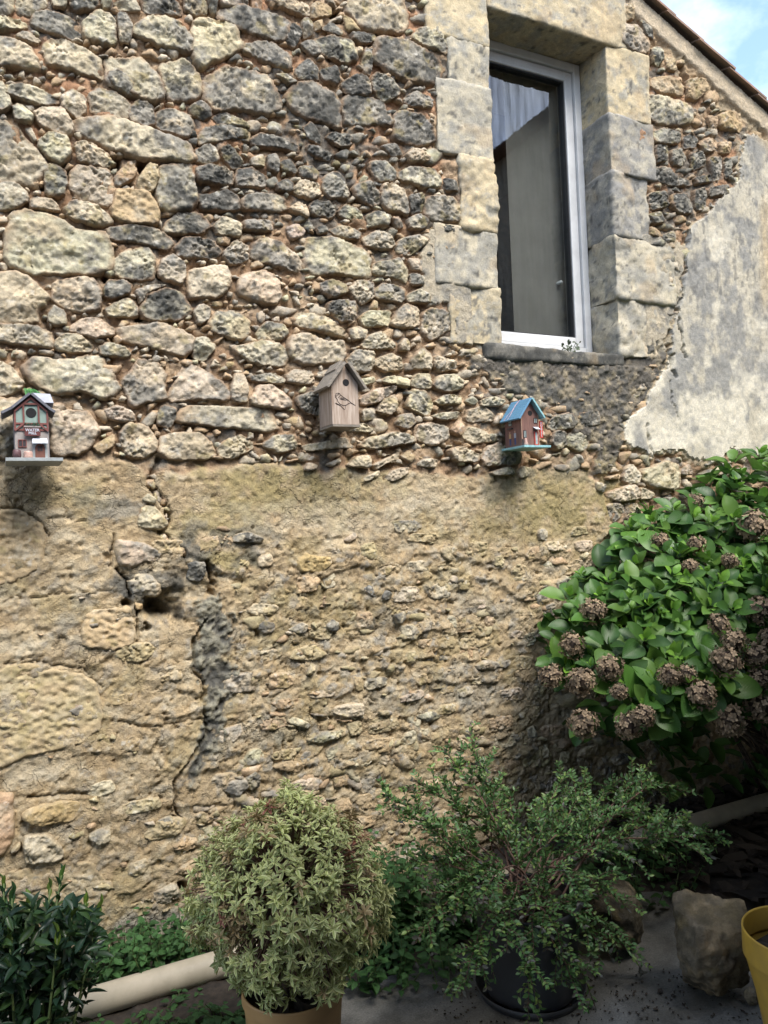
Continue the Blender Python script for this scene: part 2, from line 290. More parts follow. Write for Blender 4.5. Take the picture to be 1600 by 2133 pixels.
# ------------------------------------------------------------------ the stones of the wall: outline (photo pixels, laid on the wall plane) and tone
# L pale limestone, M part lichened, D grey with lichen, W warm, Y ochre
STONES = '''
L 0,-8 28,-8 30,31 0,37|L 31,-8 101,-8 98,16 63,35 32,30|L 105,-8 143,-8 138,16 108,14|D 146,-8 206,-8 206,20 155,25 146,14|L 209,-8 234,-8 231,21 211,18
M 240,3 280,1 294,30 266,25 242,18|D 291,-5 367,2 380,30 330,33 298,25|M 380,-6 420,-6 434,25 412,33 384,20|M 426,-6 452,0 450,34 436,22|M 455,-8 515,-8 516,19 458,17
W 520,-5 543,-6 546,20 525,20|D 455,26 500,16 560,30 604,46 595,84 550,82 500,62 457,44|M 0,40 59,43 61,56 49,63 0,68|D 66,31 105,22 168,45 173,77 140,83 66,55
L 173,46 203,20 231,35 242,52 242,95 206,91 173,77|M 243,31 261,31 277,56 270,91 249,88 245,63|M 273,60 304,38 350,38 392,66 404,91 396,112 350,102 277,74
L 402,49 420,38 487,52 506,98 469,122 420,144 401,122|D 507,92 560,86 606,115 603,150 570,140 540,122 508,108|L 0,72 21,80 63,102 80,130 79,150 21,140 0,136
L 33,74 52,66 86,84 77,93 38,82|L 93,91 108,82 133,84 182,108 212,126 214,164 168,154 101,136 93,115|M 221,140 224,126 290,121 308,140 336,171 343,196 322,213 287,206 224,175
D 224,154 245,150 276,175 280,196 270,203 231,182|D 331,138 385,124 402,140 420,168 418,203 399,210 350,213 343,182|M 425,168 462,143 521,150 560,165 578,196 580,227 545,238 500,230 450,232 425,205
D 0,185 56,178 115,203 122,217 88,224 35,206|L 126,206 147,191 179,206 180,235 161,247 130,231|L 184,200 206,184 238,192 275,220 263,248 189,235|D 268,228 287,208 320,220 324,261 301,264 270,248
M 324,238 350,228 395,238 406,266 385,290 326,266|D 394,224 416,212 438,228 441,245 420,252 396,238|D 441,245 466,233 518,259 518,270 455,259|L 0,165 12,182 25,222 7,234 0,228
D 25,224 46,219 70,242 66,259 32,252|L 70,234 88,226 133,228 152,262 150,287 122,280 80,259|L 0,248 35,261 63,297 101,343 76,378 70,390 0,375|M 51,266 66,266 79,294 70,297
L 82,290 105,278 143,290 150,322 130,343 105,332 82,308|M 155,304 171,294 217,315 231,332 229,350 161,336|L 159,259 175,247 245,248 301,270 368,290 396,308 402,340 357,336 287,332 228,308 168,280
D 92,346 112,341 136,357 140,382 133,410 95,406|L 145,360 168,343 231,354 236,385 233,434 164,413 145,392|W 238,366 273,332 285,354 283,371 241,392|W 285,378 308,343 329,350 329,378 317,402 284,396
W 232,438 241,399 273,396 315,406 332,448 326,469 259,467 233,452|D 329,378 334,346 399,340 404,378 411,420 392,441 332,438 326,406|D 408,290 430,262 476,259 521,276 518,297 490,290 420,301
D 406,315 434,299 451,311 458,336 427,343 408,336|D 458,308 476,301 507,336 504,346 483,353 465,329|L 520,332 542,322 555,332 549,350 525,345|D 520,292 545,278 590,292 625,306 620,318 570,310 530,304
D 408,353 430,345 480,357 486,374 480,385 413,382|D 488,371 497,353 525,350 557,368 550,392 493,388|D 413,406 437,406 469,396 497,410 501,438 462,441 420,438|D 500,416 525,403 588,408 598,434 574,443 505,438
L 20,462 49,441 105,452 161,483 210,483 233,512 234,540 224,566 126,572 70,573 14,553|L 0,385 25,381 56,402 60,420 18,439 0,438|M 60,416 73,408 116,420 126,441 63,434|M 130,438 154,420 196,427 224,448 235,466 210,473 147,458
D 224,476 280,469 336,480 364,508 350,522 298,508 228,500|D 341,472 368,444 413,443 439,472 420,487 346,487|D 366,515 385,493 438,497 466,525 448,540 371,536|L 443,469 465,453 504,469 500,494 455,490
M 466,525 490,500 518,515 516,545 480,553 464,535|W 452,494 480,494 478,511 455,508|M 503,460 565,460 565,483 508,482|L 594,473 620,467 637,480 630,494 606,500
L 571,3 641,7 648,32 634,35 585,18|W 646,14 662,3 690,14 690,32 648,42|W 651,49 672,42 669,63 655,66|D 595,77 606,49 630,66 620,91 609,102 594,91|M 627,45 637,38 651,49 651,74 630,80|D 669,60 690,45 714,66 711,77
L 721,21 739,-6 830,-6 851,35 844,66 770,63 739,45|W 714,35 739,49 753,66 721,66|D 655,84 690,77 732,88 744,126 718,133 669,115|D 623,91 651,84 669,115 648,119|D 730,70 781,70 781,88 753,93 732,84|W 739,100 756,98 753,115 742,119
M 751,136 760,101 777,101 774,154 760,154|D 781,80 795,77 851,91 907,115 924,143 914,175 858,171 805,150 783,129|M 851,77 882,56 928,56 931,88 928,115 900,105|D 615,143 644,119 662,143 662,171 634,171 616,157
D 662,150 697,140 707,168 700,178 669,171|D 707,175 746,154 770,171 770,203 725,199|D 770,168 788,152 830,182 830,199 809,210 795,213 774,189|D 842,206 865,189 900,206 900,227 851,220|L 571,157 588,157 618,175 602,180
D 597,203 620,175 651,175 697,199 707,227 707,273 676,259 620,238 599,220|D 711,231 721,199 760,199 795,210 819,252 816,266 777,259 721,262|D 819,245 833,231 882,238 903,273 903,297 865,304 819,290
D 480,266 515,273 518,290 480,287|D 630,266 648,255 669,287 669,301 641,290|D 679,287 690,276 732,283 728,308 704,304|L 791,304 823,299 840,322 816,329|L 844,322 858,311 893,325 889,339 851,339|D 637,304 665,308 693,322 683,339 644,322
D 770,336 805,336 823,360 823,378 788,381 770,353|L 826,360 847,350 900,350 921,378 914,390 879,392 830,374|D 922,371 956,376 956,399 928,399|D 553,329 574,322 581,343 578,364 557,353|D 581,339 602,332 620,353 616,364 588,357
D 620,350 648,346 665,364 658,378 627,371|D 671,371 697,357 714,371 728,402 718,416 686,413 671,392|L 611,392 627,374 665,381 669,406 651,416 616,406|D 571,385 599,371 613,381 609,402 578,399|D 734,388 763,380 788,402 791,423 774,434 739,413
M 795,388 819,383 840,402 849,430 847,450 805,438 791,416|D 847,409 882,402 879,444 854,448|M 881,420 896,408 945,409 966,444 959,462 900,462 882,444|L 601,434 620,422 641,430 643,455 613,444|D 644,430 655,418 686,420 700,437 690,458 651,448
M 704,441 718,425 749,437 758,458 746,465 707,451|D 760,451 781,441 811,451 809,472 770,472|W 812,455 830,451 842,472 826,479|D 846,458 868,448 896,458 882,479 851,479|D 896,476 921,467 963,476 959,490 907,486
D 655,476 676,471 683,486 662,490|D 686,479 707,469 753,483 746,500 721,497 697,490|L 755,497 784,481 812,490 821,511 809,521 763,514|D 826,514 833,497 868,490 893,500 875,518 851,535 826,525
D 518,525 543,493 585,504 627,542 631,553 613,566 578,556 522,538|L 634,518 651,495 690,497 756,521 770,539 770,566 767,582 704,570 655,575 634,545|L 776,549 816,542 830,535 851,566 847,593 823,580 777,570
L 847,538 875,538 879,566 858,563|L 851,570 882,577 882,594 854,594|L 0,570 32,568 66,584 101,619 95,640 79,640 77,672 0,675|M 108,602 122,582 192,579 210,608 212,640 189,652 140,647 110,626
M 238,542 266,521 308,514 322,535 322,580 287,586 238,570|M 329,563 339,538 360,530 385,549 387,577 378,593 336,580|D 215,605 224,584 259,584 276,594 270,612 241,622 217,619|M 215,643 245,629 270,622 289,643 287,661 227,661
D 290,647 308,612 350,601 381,615 401,650 378,664 332,670 297,661|M 280,605 315,594 350,593 308,612 294,633|L 388,587 392,563 423,559 462,552 481,573 476,601 451,622 395,619|L 494,591 508,570 553,566 581,584 585,619 574,636 532,629 497,615
M 100,654 112,636 136,650 140,675 115,680 100,671|M 147,682 171,664 206,663 238,685 234,699 196,706 150,691|M 0,678 70,675 108,696 112,724 70,720 0,710|M 114,710 133,696 164,696 194,720 192,734 140,734 115,727
L 245,685 266,680 336,673 378,689 404,706 402,727 378,743 315,724 255,713|M 206,724 224,713 259,724 273,738 262,745 210,741|L 402,650 416,635 439,640 437,664 413,678|L 434,675 444,650 490,650 518,668 518,699 497,710 444,692
M 402,706 430,703 451,724 427,752 402,745|L 532,696 553,671 588,675 602,696 585,710 540,710|L 490,724 515,717 550,710 585,717 601,745 585,764 532,759 497,741|L 611,661 634,650 683,664 721,696 718,705 662,692 616,678
L 597,724 606,699 641,696 676,713 714,710 718,752 683,755 630,761 602,741|D 665,591 690,582 721,594 721,612 690,622 669,608|M 725,601 746,584 777,586 779,622 753,635 732,619|D 683,629 718,626 741,629 741,668 707,671 683,650
M 781,605 798,591 840,598 844,622 833,633 781,622|M 846,615 875,601 896,615 896,633 847,629|L 746,664 760,650 812,647 812,677 756,682|L 814,675 830,643 847,633 868,643 872,678 858,685 826,682|M 725,685 746,680 765,689 760,706 732,710
L 748,720 767,699 795,691 825,720 812,727 760,727|M 830,717 844,703 854,713 854,731 833,731|M 874,689 882,650 900,640 938,650 945,682 917,699 896,710|L 902,762 903,741 945,752 949,769 917,775|L 856,745 879,724 898,741 898,769 872,769 856,766
L 781,748 816,734 837,748 839,769 802,775 781,762|L 721,748 742,729 777,734 779,759 767,775 732,773|L 595,783 613,769 651,773 653,797 637,801 599,797|M 518,783 567,776 592,790 588,801 525,794
M 52,766 80,745 122,752 168,745 203,741 224,762 240,801 234,822 210,832 178,815 115,822 70,801 56,783|L 0,748 18,759 49,794 45,808 21,825 0,825|L 252,797 276,769 290,748 322,752 346,773 343,808 350,832 308,836 276,850
L 350,825 378,769 402,757 455,790 476,815 472,834 420,832 364,836|M 480,808 490,780 507,780 518,808 515,839 483,836|L 518,829 539,804 564,803 599,825 609,846 578,853 525,843|D 616,829 648,815 665,818 669,867 637,860 620,846
L 369,867 388,846 455,846 525,850 552,850 576,888 550,899 480,892 420,885 378,881|D 325,864 339,843 367,850 367,871 353,892 329,885|L 217,853 245,843 276,857 285,876 252,880 224,871|M 105,846 133,840 140,857 182,857 206,895 196,920 168,948 105,945
L 245,906 266,882 304,885 329,916 322,944 297,955 266,952|L 331,941 340,906 378,902 420,902 444,927 448,952 402,958 350,958|L 450,934 466,920 500,904 525,920 529,934 486,955 458,952|W 192,930 238,902 238,927 210,948|M 0,832 60,835 60,950 0,952
M 546,927 571,906 613,906 620,934 578,944|L 630,927 676,920 721,909 735,934 704,934 637,941|L 714,892 753,881 777,895 770,901 721,899|M 748,930 767,913 823,899 861,909 863,922 830,927 777,936|M 749,829 777,811 823,804 819,818 788,839 753,845
L 781,857 795,832 823,822 825,850 812,866|L 823,885 830,864 858,860 865,881 851,895|M 749,853 781,850 777,874 753,878|M 844,846 858,811 886,815 903,843 893,869 861,857|M 900,804 910,783 945,780 963,794 959,811 928,817|L 851,801 865,778 896,780 898,808 872,811
L 791,794 812,783 851,790 847,810 812,801|M 749,790 777,785 781,797 756,804|L 905,836 928,822 963,825 959,843 914,843|L 898,867 917,860 956,857 956,871 924,876|L 968,836 980,825 994,836 984,845|L 970,871 977,853 1005,845 1029,864 1026,878 980,880
L 1000,834 1022,826 1050,834 1045,845 1000,847|L 863,895 882,880 928,888 935,913 900,930 868,916|W 935,899 956,874 965,888 959,909|L 961,909 977,888 1015,899 1026,920 980,925|M 931,937 959,930 998,948 994,962 945,962|M 1001,955 1015,930 1045,920 1045,965 1012,970
L 720,972 739,951 770,948 770,976|L 774,969 802,955 830,941 830,962 802,965 784,979|W 833,951 851,937 865,951 854,965|L 798,997 816,979 851,972 851,986 819,1004|M 861,969 882,955 910,958 903,976|L 753,997 788,979 791,993 760,1004
M 1142,890 1150,867 1188,860 1202,879 1188,894 1150,896|D 1202,871 1210,860 1244,854 1251,882 1210,894|M 1146,924 1154,898 1172,898 1176,928 1158,939|M 1176,912 1195,898 1225,909 1229,931 1206,942 1180,928|M 1000,950 1011,935 1049,928 1082,939 1079,969 1022,969
M 1022,984 1056,972 1071,980 1068,991 1030,991|M 1077,984 1086,971 1105,976 1101,991 1082,997|L 1296,999 1300,976 1315,967 1332,988 1326,1006 1308,1008|L 1332,980 1368,969 1379,961 1411,969 1412,1002 1405,1021 1356,1014 1334,995
M 1266,1025 1315,1008 1332,1025 1326,1040 1289,1046 1266,1036|L 1332,1014 1364,1029 1352,1040 1332,1040|M 1412,984 1431,965 1450,984 1424,991|M 1261,1050 1296,1048 1302,1069 1281,1088 1266,1084|L 1304,1046 1330,1050 1338,1080 1308,1084|L 1240,1001 1259,1012 1255,1028 1240,1020
W 1262,994 1291,986 1289,998 1265,1000|L 1199,946 1210,948 1214,965 1199,965|M 1289,49 1330,56 1352,90 1349,109 1308,105 1289,79|D 1356,101 1375,99 1379,124 1368,142 1356,131|M 1345,202 1375,199 1435,221 1439,255 1420,262 1375,259 1349,240
W 1431,165 1465,165 1472,188 1450,210 1431,202|D 1360,274 1386,266 1416,281 1412,300 1364,300|D 1420,285 1442,277 1454,289 1446,311 1424,311|D 1362,304 1390,300 1386,338 1364,341|D 1394,315 1416,311 1428,330 1416,349 1398,341|D 1435,319 1461,315 1469,345 1442,356
D 1472,330 1502,326 1499,375 1480,379|D 1506,330 1521,330 1525,360 1510,375|W 1456,296 1469,289 1491,296 1488,315 1469,319|W 1495,296 1521,296 1521,319 1499,322|D 1356,349 1386,349 1405,368 1435,371 1439,386 1398,390 1360,375|D 1442,371 1480,364 1484,379 1450,386
D 1349,405 1386,398 1390,431 1356,439|D 1398,405 1435,405 1442,446 1416,446 1398,431|D 1442,398 1469,390 1469,435 1446,439|D 1349,446 1371,442 1382,465 1360,469|W 1352,472 1375,484 1375,495 1352,491|D 1375,491 1405,480 1405,506 1379,506|D 1469,394 1521,382 1518,405 1472,412
W 1472,240 1494,245 1490,272 1480,272|W 1495,240 1518,232 1548,259 1540,278 1499,266|W 1360,161 1390,158 1424,176 1420,202 1379,195 1356,176|W 1290,8 1316,12 1322,40 1300,44|D 1328,40 1352,58 1362,84 1346,76|W 1383,112 1404,128 1410,150 1388,148
'''
EMBED = '''
M 235,1147 238,1119 298,1126 343,1151 336,1172 301,1172 273,1189 245,1179|L 294,1049 326,1053 354,1088 343,1105 305,1105 280,1095|M 291,1042 308,1025 329,1039 322,1053|B 389,1168 427,1168 431,1196 417,1214 385,1210|D 263,1214 280,1191 315,1193 343,1224 333,1245 273,1242
Y 277,1252 299,1257 298,1270 282,1271|M 466,1413 490,1396 536,1396 551,1417 543,1438 490,1448 462,1441|W 242,1546 280,1525 308,1543 300,1565 250,1565|L 452,1550 455,1518 504,1504 511,1522 483,1553
Y 42,1690 98,1669 168,1666 171,1694 154,1711 115,1715 80,1722 42,1708|L 49,1736 101,1729 140,1771 133,1792 52,1802 45,1764|L 182,1736 210,1722 234,1725 231,1750 206,1760 185,1750|W 353,1767 378,1739 413,1743 413,1764 385,1773
W 350,1830 378,1799 402,1788 413,1799 385,1823|M 301,1876 318,1855 364,1834 380,1865 350,1885|W 399,1809 455,1785 462,1806 437,1827 402,1830|D 322,1711 350,1697 378,1708 367,1732|W 0,1634 31,1645 35,1729 14,1785 0,1799|M 20,1768 42,1750 45,1764 22,1780
B 751,1227 770,1215 785,1245 774,1245|B 791,1241 802,1227 816,1234 812,1248 798,1252|M 690,1472 732,1462 760,1462 760,1490 725,1497 690,1486|D 529,1304 550,1290 574,1297 574,1315 550,1325|D 595,1311 627,1294 644,1301 634,1322 609,1318|D 676,1304 690,1287 707,1297 704,1315 686,1317
Y 613,1168 634,1150 662,1157 690,1157 693,1175 669,1196 620,1192|D 784,1479 816,1479 816,1490 788,1490|D 984,1385 1008,1371 1040,1378 1040,1395 988,1395|M 830,1451 879,1434 890,1444 872,1458 833,1465|M 753,1427 767,1409 809,1409 809,1427 760,1441
L 634,1406 648,1378 658,1388 651,1406|D 816,1280 844,1269 844,1290 826,1304|M 830,1304 858,1297 875,1315 865,1336 837,1329|L 595,1490 620,1493 648,1507 641,1518 599,1507|M 634,1542 676,1521 718,1518 711,1535 662,1549|M 711,1126 739,1105 746,1119 725,1133
D 480,1115 515,1105 550,1119 546,1133 480,1130|M 1081,1339 1090,1320 1116,1312 1112,1342 1090,1350|M 1112,1237 1131,1226 1139,1245 1128,1264 1116,1260|M 1154,1211 1176,1196 1199,1219 1188,1230 1158,1230|M 1116,1178 1142,1166 1165,1178 1142,1189
D 628,978 640,962 662,968 660,978 640,985|M 456,1645 482,1622 516,1618 520,1640 494,1660|D 505,1622 528,1600 545,1612 540,1640 518,1648|W 560,1600 600,1580 640,1590 620,1612|M 700,1590 750,1570 780,1582 760,1600|M 860,1490 900,1478 920,1490 890,1506|M 940,1440 975,1425 990,1440 960,1455
'''
TOOLED = '''
0,1058 31,1058 80,1081 101,1115 91,1172 70,1196 0,1235|0,1392 70,1381 165,1399 213,1434 224,1500 175,1545 120,1560 0,1610|182,1270 277,1259 287,1340 245,1354 168,1350 165,1315|0,1820 119,1799 196,1792 213,1820 238,1848 231,1890 175,1886 0,1862
'''
def read_stones(txt):
    r = []
    for s in txt.replace('\n', '|').split('|'):
        if s.strip():
            p = s.split(); tone = p.pop(0) if p[0].isalpha() else 'T'
            a = np.array([[float(v) for v in q.split(',')] for q in p]); a[:, 0] -= 28 * (a[:, 0] <= 0); a[:, 1] -= 24 * (a[:, 1] < -4)
            r.append((tone, a))
    return r
# ------------------------------------------------------------------ colours of the masonry (measured as surface colours, no light in them)
CREAM = (0.48, 0.42, 0.31); GREY = (0.235, 0.225, 0.20); DARK = (0.075, 0.075, 0.07); WARM = (0.42, 0.315, 0.20)
MORTAR = (0.32, 0.215, 0.135); CLAY = (0.40, 0.315, 0.20); OCHRE = (0.30, 0.25, 0.12); PALE = (0.60, 0.54, 0.42); CEMENT = (0.155, 0.155, 0.145)
M_STONE = mat_masonry('stone', 110, 0.8, 0.76, 1.2, dist=0.006)
M_MORTAR = mat_masonry('mortar', 130, 0.9, 0.7, 1.25, dist=0.006)
M_CLAY = mat_masonry('clay_render', 120, 0.9, 0.72, 1.24, dist=0.007, cracks=0.9)
M_RENDER = mat_masonry('cement_render', 150, 0.6, 0.72, 1.22, dist=0.003, cracks=0.25)
M_ASHLAR = mat_masonry('ashlar', 130, 0.6, 0.76, 1.18, dist=0.004)

LICHEN = {'L': 0.40, 'M': 0.60, 'D': 0.80, 'W': 0.14, 'Y': 0.2, 'T': 0.08, 'B': 0.97}
def stain(px, py):
    """where black lichen has spread over the old wall"""
    s = np.zeros(np.shape(px))
    for cx, cy, rx, ry, st in ((680, 270, 230, 150, 1.0), (430, 400, 150, 120, 0.8), (860, 170, 90, 90, 0.7), (820, 430, 120, 70, 0.5), (560, 60, 130, 60, 0.5), (1440, 380, 95, 110, 1.0), (1180, 830, 130, 80, 0.8), (330, 620, 90, 60, 0.4), (150, 20, 120, 40, 0.3)):
        s = np.maximum(s, st * np.exp(-((px - cx) / rx) ** 2 - ((py - cy) / ry) ** 2))
    return s
def stone_colour(P, tone, seed, edge=None):
    """P world points (n,3): pale limestone with lichen in patches of its own shape"""
    q = P * np.array((1, 0.5, 1)); r = np.random.default_rng(seed)
    base = np.array(CREAM)
    if tone in 'W': base = np.array(WARM) * 1.0
    if tone in 'Y': base = np.array((0.41, 0.315, 0.165))
    if tone in 'T': base = np.array((0.40, 0.325, 0.205))
    if tone in 'B': base = np.array((0.16, 0.16, 0.155))
    base = base * r.uniform(0.86, 1.12) * (1 + r.uniform(-0.05, 0.05, 3))
    C = np.tile(base, (len(P), 1))
    C = mixc(C, np.array(PALE) * r.uniform(0.85, 1.05), 0.55 * sstep(0.05, 0.6, fbm(q * 16, 4, seed % 97)))
    C = mixc(C, np.array(WARM), 0.5 * sstep(0.1, 0.6, fbm(q * 9 + 5, 3, seed % 89 + 3)))
    sx_, sy_ = project(np.stack([P[:, 0], np.zeros(len(P)), P[:, 2]], 1)); lv = LICHEN[tone] + r.uniform(-0.1, 0.1) + 0.34 * stain(sx_, sy_) - 0.06
    n = fbm(q * 11 + 3.3, 5, 11 + seed % 53, 0.66)
    g = sstep(-0.05, 0.28, n + (lv - 0.5) * 0.95)
    C = mixc(C, np.array(GREY) * r.uniform(0.85, 1.1), g * 0.85)
    n2 = fbm(q * 17 + 9, 5, 23 + seed % 31, 0.6)
    C = mixc(C, DARK, sstep(0.02, 0.3, n2 + (lv - 0.72) * 0.85) * 0.85)
    C = mixc(C, OCHRE, 0.55 * sstep(0.22, 0.5, fbm(q * 20 + 31, 4, 41)) )
    C = mixc(C, (0.62, 0.60, 0.54), 0.45 * sstep(0.36, 0.6, fbm(q * 50 + 1.7, 3, 71)))
    if edge is not None:
        e = sstep(0.8, 1.0, edge + 0.12 * fbm(q * 30, 3, 5)) * (0.75 if tone != 'B' else 0.2)
        C = mixc(C, np.array(MORTAR if P[:, 2].mean() > 1.55 else CLAY) * 0.95, e)
    return C

def outline(poly, n, seed, rough=0.11, smooth=1):
    """polygon -> n points of a rounded, slightly ragged outline in wall coordinates (x, z)"""
    p = np.asarray(poly, float)
    for k in range(smooth):
        w = 0.14 if k == 0 else 0.25
        q = np.roll(p, -1, 0); p = np.stack([p * (1 - w) + q * w, p * w + q * (1 - w)], 1).reshape(-1, 2)
    d = np.r_[0, np.cumsum(np.linalg.norm(np.roll(p, -1, 0) - p, axis=1))]; pc = np.vstack([p, p[:1]])
    t = np.linspace(0, d[-1], n, endpoint=False)
    b = np.stack([np.interp(t, d, pc[:, 0]), np.interp(t, d, pc[:, 1])], 1); c = b.mean(0)
    size = math.sqrt(np.mean(np.sum((b - c) ** 2, 1)))
    k = 1 + rough * fbm(b / size * 3.2 + seed * 1.37, 4, seed % 61, 0.65)
    return c + (b - c) * k[:, None], c, size

def stone_mesh(name, poly_px, tone, seed, prot=0.022, back=0.024, flat=0.7, rough=1.0, grow=1.11, pitted=False, small=False):
    """a rough stone as a close grid of points over its outline: flat broken facets, chipped edges, set back at the rim"""
    w = at(poly_px[:, 0], poly_px[:, 1], 0.0); b, c, size = outline(w[:, (0, 2)], 24 if small else 72, seed)
    rel = (b - c) * grow; th = np.arctan2(rel[:, 1], rel[:, 0]); rb = np.hypot(rel[:, 0], rel[:, 1]); o = np.argsort(th); th, rb = th[o], rb[o]
    r = np.random.default_rng(seed); rmax = rb.max(); g = size / 3.2 if small else float(np.clip(size / 17, 0.0034, 0.0062)); n = int(math.ceil(rmax / g)) + 1
    U, W_ = np.meshgrid(np.arange(-n, n + 1) * g, np.arange(-n, n + 1) * g, indexing='xy'); U, W_ = U.ravel(), W_.ravel(); m = 2 * n + 1
    R = np.hypot(U, W_); RB = np.interp(np.arctan2(W_, U), np.r_[th - 2 * math.pi, th, th + 2 * math.pi], np.r_[rb, rb, rb]); S = R / RB
    k = np.where(S > 1, 1 / np.maximum(S, 1e-6), 1.0); P2 = c + np.stack([U * k, W_ * k], 1); S1 = np.minimum(S, 1)
    i = np.arange(m - 1)[None, :] + m * np.arange(m - 1)[:, None]; Q = np.stack([i, i + 1, i + m + 1, i + m], -1).reshape(-1, 4)
    Q = Q[(S[Q] < 0.999).any(1)]
    used, inv = np.unique(Q, return_inverse=True); Q = inv.reshape(Q.shape); P2 = P2[used]; S1 = S1[used]
    prot = prot * r.uniform(0.5, 1.3); amp = min(1.0, size / 0.05); bev = r.uniform(0.08, 0.18) * flat; tilt = r.uniform(-0.14, 0.14, 2)
    rl = (P2 - c) / size; hmax = prot + back
    P3 = np.stack([P2[:, 0], np.full(len(P2), seed * 0.37 % 50), P2[:, 1]], 1)
    ef = S1 + (0.0 if small else 0.05 * fbm(P3 * 40, 3, 8))
    h = hmax * np.clip((1 - ef) / bev, 0, 1) ** 0.5
    if not pitted:
        for _ in range(8):
            a = r.uniform(0, 2 * math.pi); sl = r.uniform(0.2, 0.9); of = r.uniform(-0.2, 0.8)
            h = np.minimum(h, hmax * (1.03 - 0.5 * sl * np.clip(rl @ np.array((math.cos(a), math.sin(a))) - of, 0, 9)))
    h = h + hmax * (rl @ tilt) * (1 - S1 ** 3)
    damp = np.clip(1 - S1 ** 10, 0, 1) * rough * amp
    if small: h = h + damp * 0.012 * fbm(P3 * 40, 2, 3)
    elif pitted:
        f1, f2, cid = voronoi(np.stack([P2[:, 0] * 40 + 0.5 * P2[:, 1] * 40, P2[:, 1] * 52], 1) + 0.5 * np.stack([fbm(P2 * 30, 2, 1), fbm(P2 * 30, 2, 2)], 1), 5)
        h = h + damp * (0.008 * fbm(P3 * 8, 3, 3) + 0.003 * fbm(P3 * 60, 3, 7) - 0.024 * np.clip(0.7 - f1, 0, 1) * (0.25 + 0.9 * cid))
    else:
        f1, f2, cid = voronoi(P2 * 34 + seed + 0.5 * np.stack([fbm(P2 * 25, 2, 1), fbm(P2 * 25, 2, 2)], 1), 6)
        rd = fbm(P3 * 26, 4, 9, 0.6); t3 = fbm(P3 * 13 + 4, 4, 19, 0.6) * 3.4; t3 = (np.floor(t3) + sstep(0, 0.25, t3 - np.floor(t3))) / 3.4
        h = h + damp * (0.018 * t3 + 0.004 * fbm(P3 * 15, 3, 3) + 0.009 * fbm(P3 * 50, 4, 7, 0.6) + 0.003 * (cid - 0.5) - 0.013 * np.clip(0.14 - np.abs(rd), 0, 1) / 0.14 * sstep(-0.1, 0.4, fbm(P3 * 9, 2, 13)))
    W = np.stack([P2[:, 0], back - h, P2[:, 1]], 1)
    C = S1 if small else stone_colour(np.stack([W[:, 0], np.full(len(W), seed * 0.37 % 5), W[:, 2]], 1), tone, seed, S1)
    o0 = np.array((c[0], 0, c[1]))
    return W - o0, Q, C, o0

# ------------------------------------------------------------------ the gable wall: mortar bed, clay render, cement render
stone_house = thing('stone_house', 'old stone house gable wall of rubble, patched render and a tall white window', 'house', (0, 0, 0))
XL = float(at(1029, 380)[0]); XR = float(at(1274, 410)[0]); ZT = float(at(1136, 66)[2]) + 0.025; ZB = float(at(1165, 728)[2])
VX0, VZ0 = at(1332, 0)[0], at(1332, 0)[2]; VX1, VZ1 = at(1600, 243)[0], at(1600, 243)[2]
SLOPE = (VZ1 - VZ0) / (VX1 - VX0)
def verge_z(x): return VZ0 + (np.asarray(x) - VX0) * SLOPE

R_CEMENT = [(1548, 280), (1606, 290), (1900, 420), (1900, 960), (1600, 945), (1520, 940), (1495, 962), (1430, 948), (1380, 932), (1345, 952), (1300, 925), (1302, 880), (1345, 838), (1387, 762), (1400, 700), (1408, 640), (1424, 560), (1432, 488), (1480, 424), (1538, 372)]
R_SILLDARK = [(985, 728), (1060, 735), (1290, 745), (1375, 690), (1385, 770), (1350, 830), (1300, 880), (1295, 965), (1235, 968), (1200, 870), (1120, 838), (1062, 800), (1000, 768)]
R_PLASTER = [(1340, 492), (1428, 500), (1415, 560), (1410, 640), (1398, 700), (1372, 740), (1300, 748), (1280, 700), (1290, 520)]; R_PLASTER2 = [(868, 545), (905, 480), (1040, 470), (1050, 715), (958, 718), (940, 650), (885, 625)]
R_MOSSY = [(1225, 880), (1300, 870), (1300, 960), (1262, 1000), (1215, 970)]
CRACKS = [([(332, 958), (316, 985), (312, 1015), (342, 1045), (352, 1080), (335, 1110), (362, 1138), (388, 1158)], 9, 0.03),
          ([(430, 1172), (436, 1200), (442, 1240)], 7, 0.05), ([(232, 1178), (234, 1140), (240, 1112)], 4, 0.03), ([(246, 1188), (262, 1205), (270, 1240)], 4, 0.03),
          ([(282, 1262), (284, 1300), (286, 1345)], 3.5, 0.03), ([(300, 1300), (308, 1312)], 5, 0.03),
          ([(428, 1290), (405, 1330), (402, 1390), (425, 1420), (420, 1470), (436, 1525), (400, 1580), (366, 1630), (362, 1680), (378, 1705)], 4, 0.035),
          ([(0, 1058), (32, 1058), (80, 1080), (102, 1115)], 3, 0.02), ([(95, 1080), (130, 1078), (180, 1085)], 2.2, 0.012),
          ([(1435, 480), (1422, 560), (1420, 620), (1405, 640), (1412, 668), (1424, 745)], 3, 0.03), ([(1395, 690), (1385, 712), (1398, 740), (1396, 765), (1404, 785)], 6, 0.035),
          ([(1392, 795), (1396, 840), (1408, 870)], 2, 0.015), ([(1310, 690), (1330, 688)], 5, 0.03), ([(1345, 880), (1352, 930), (1360, 950)], 2.4, 0.015),
          ([(1427, 108), (1424, 140), (1432, 165), (1422, 200)], 5, 0.04), ([(430, 640), (428, 600)], 3, 0.02),
          ([(0, 1250), (80, 1243), (140, 1236), (240, 1230)], 3, 0.012), ([(0, 1385), (70, 1376), (170, 1392), (215, 1430)], 2.5, 0.015),
          ([(250, 1500), (300, 1512), (420, 1500)], 3.5, 0.014), ([(60, 1660), (130, 1655), (210, 1650)], 4, 0.018)]
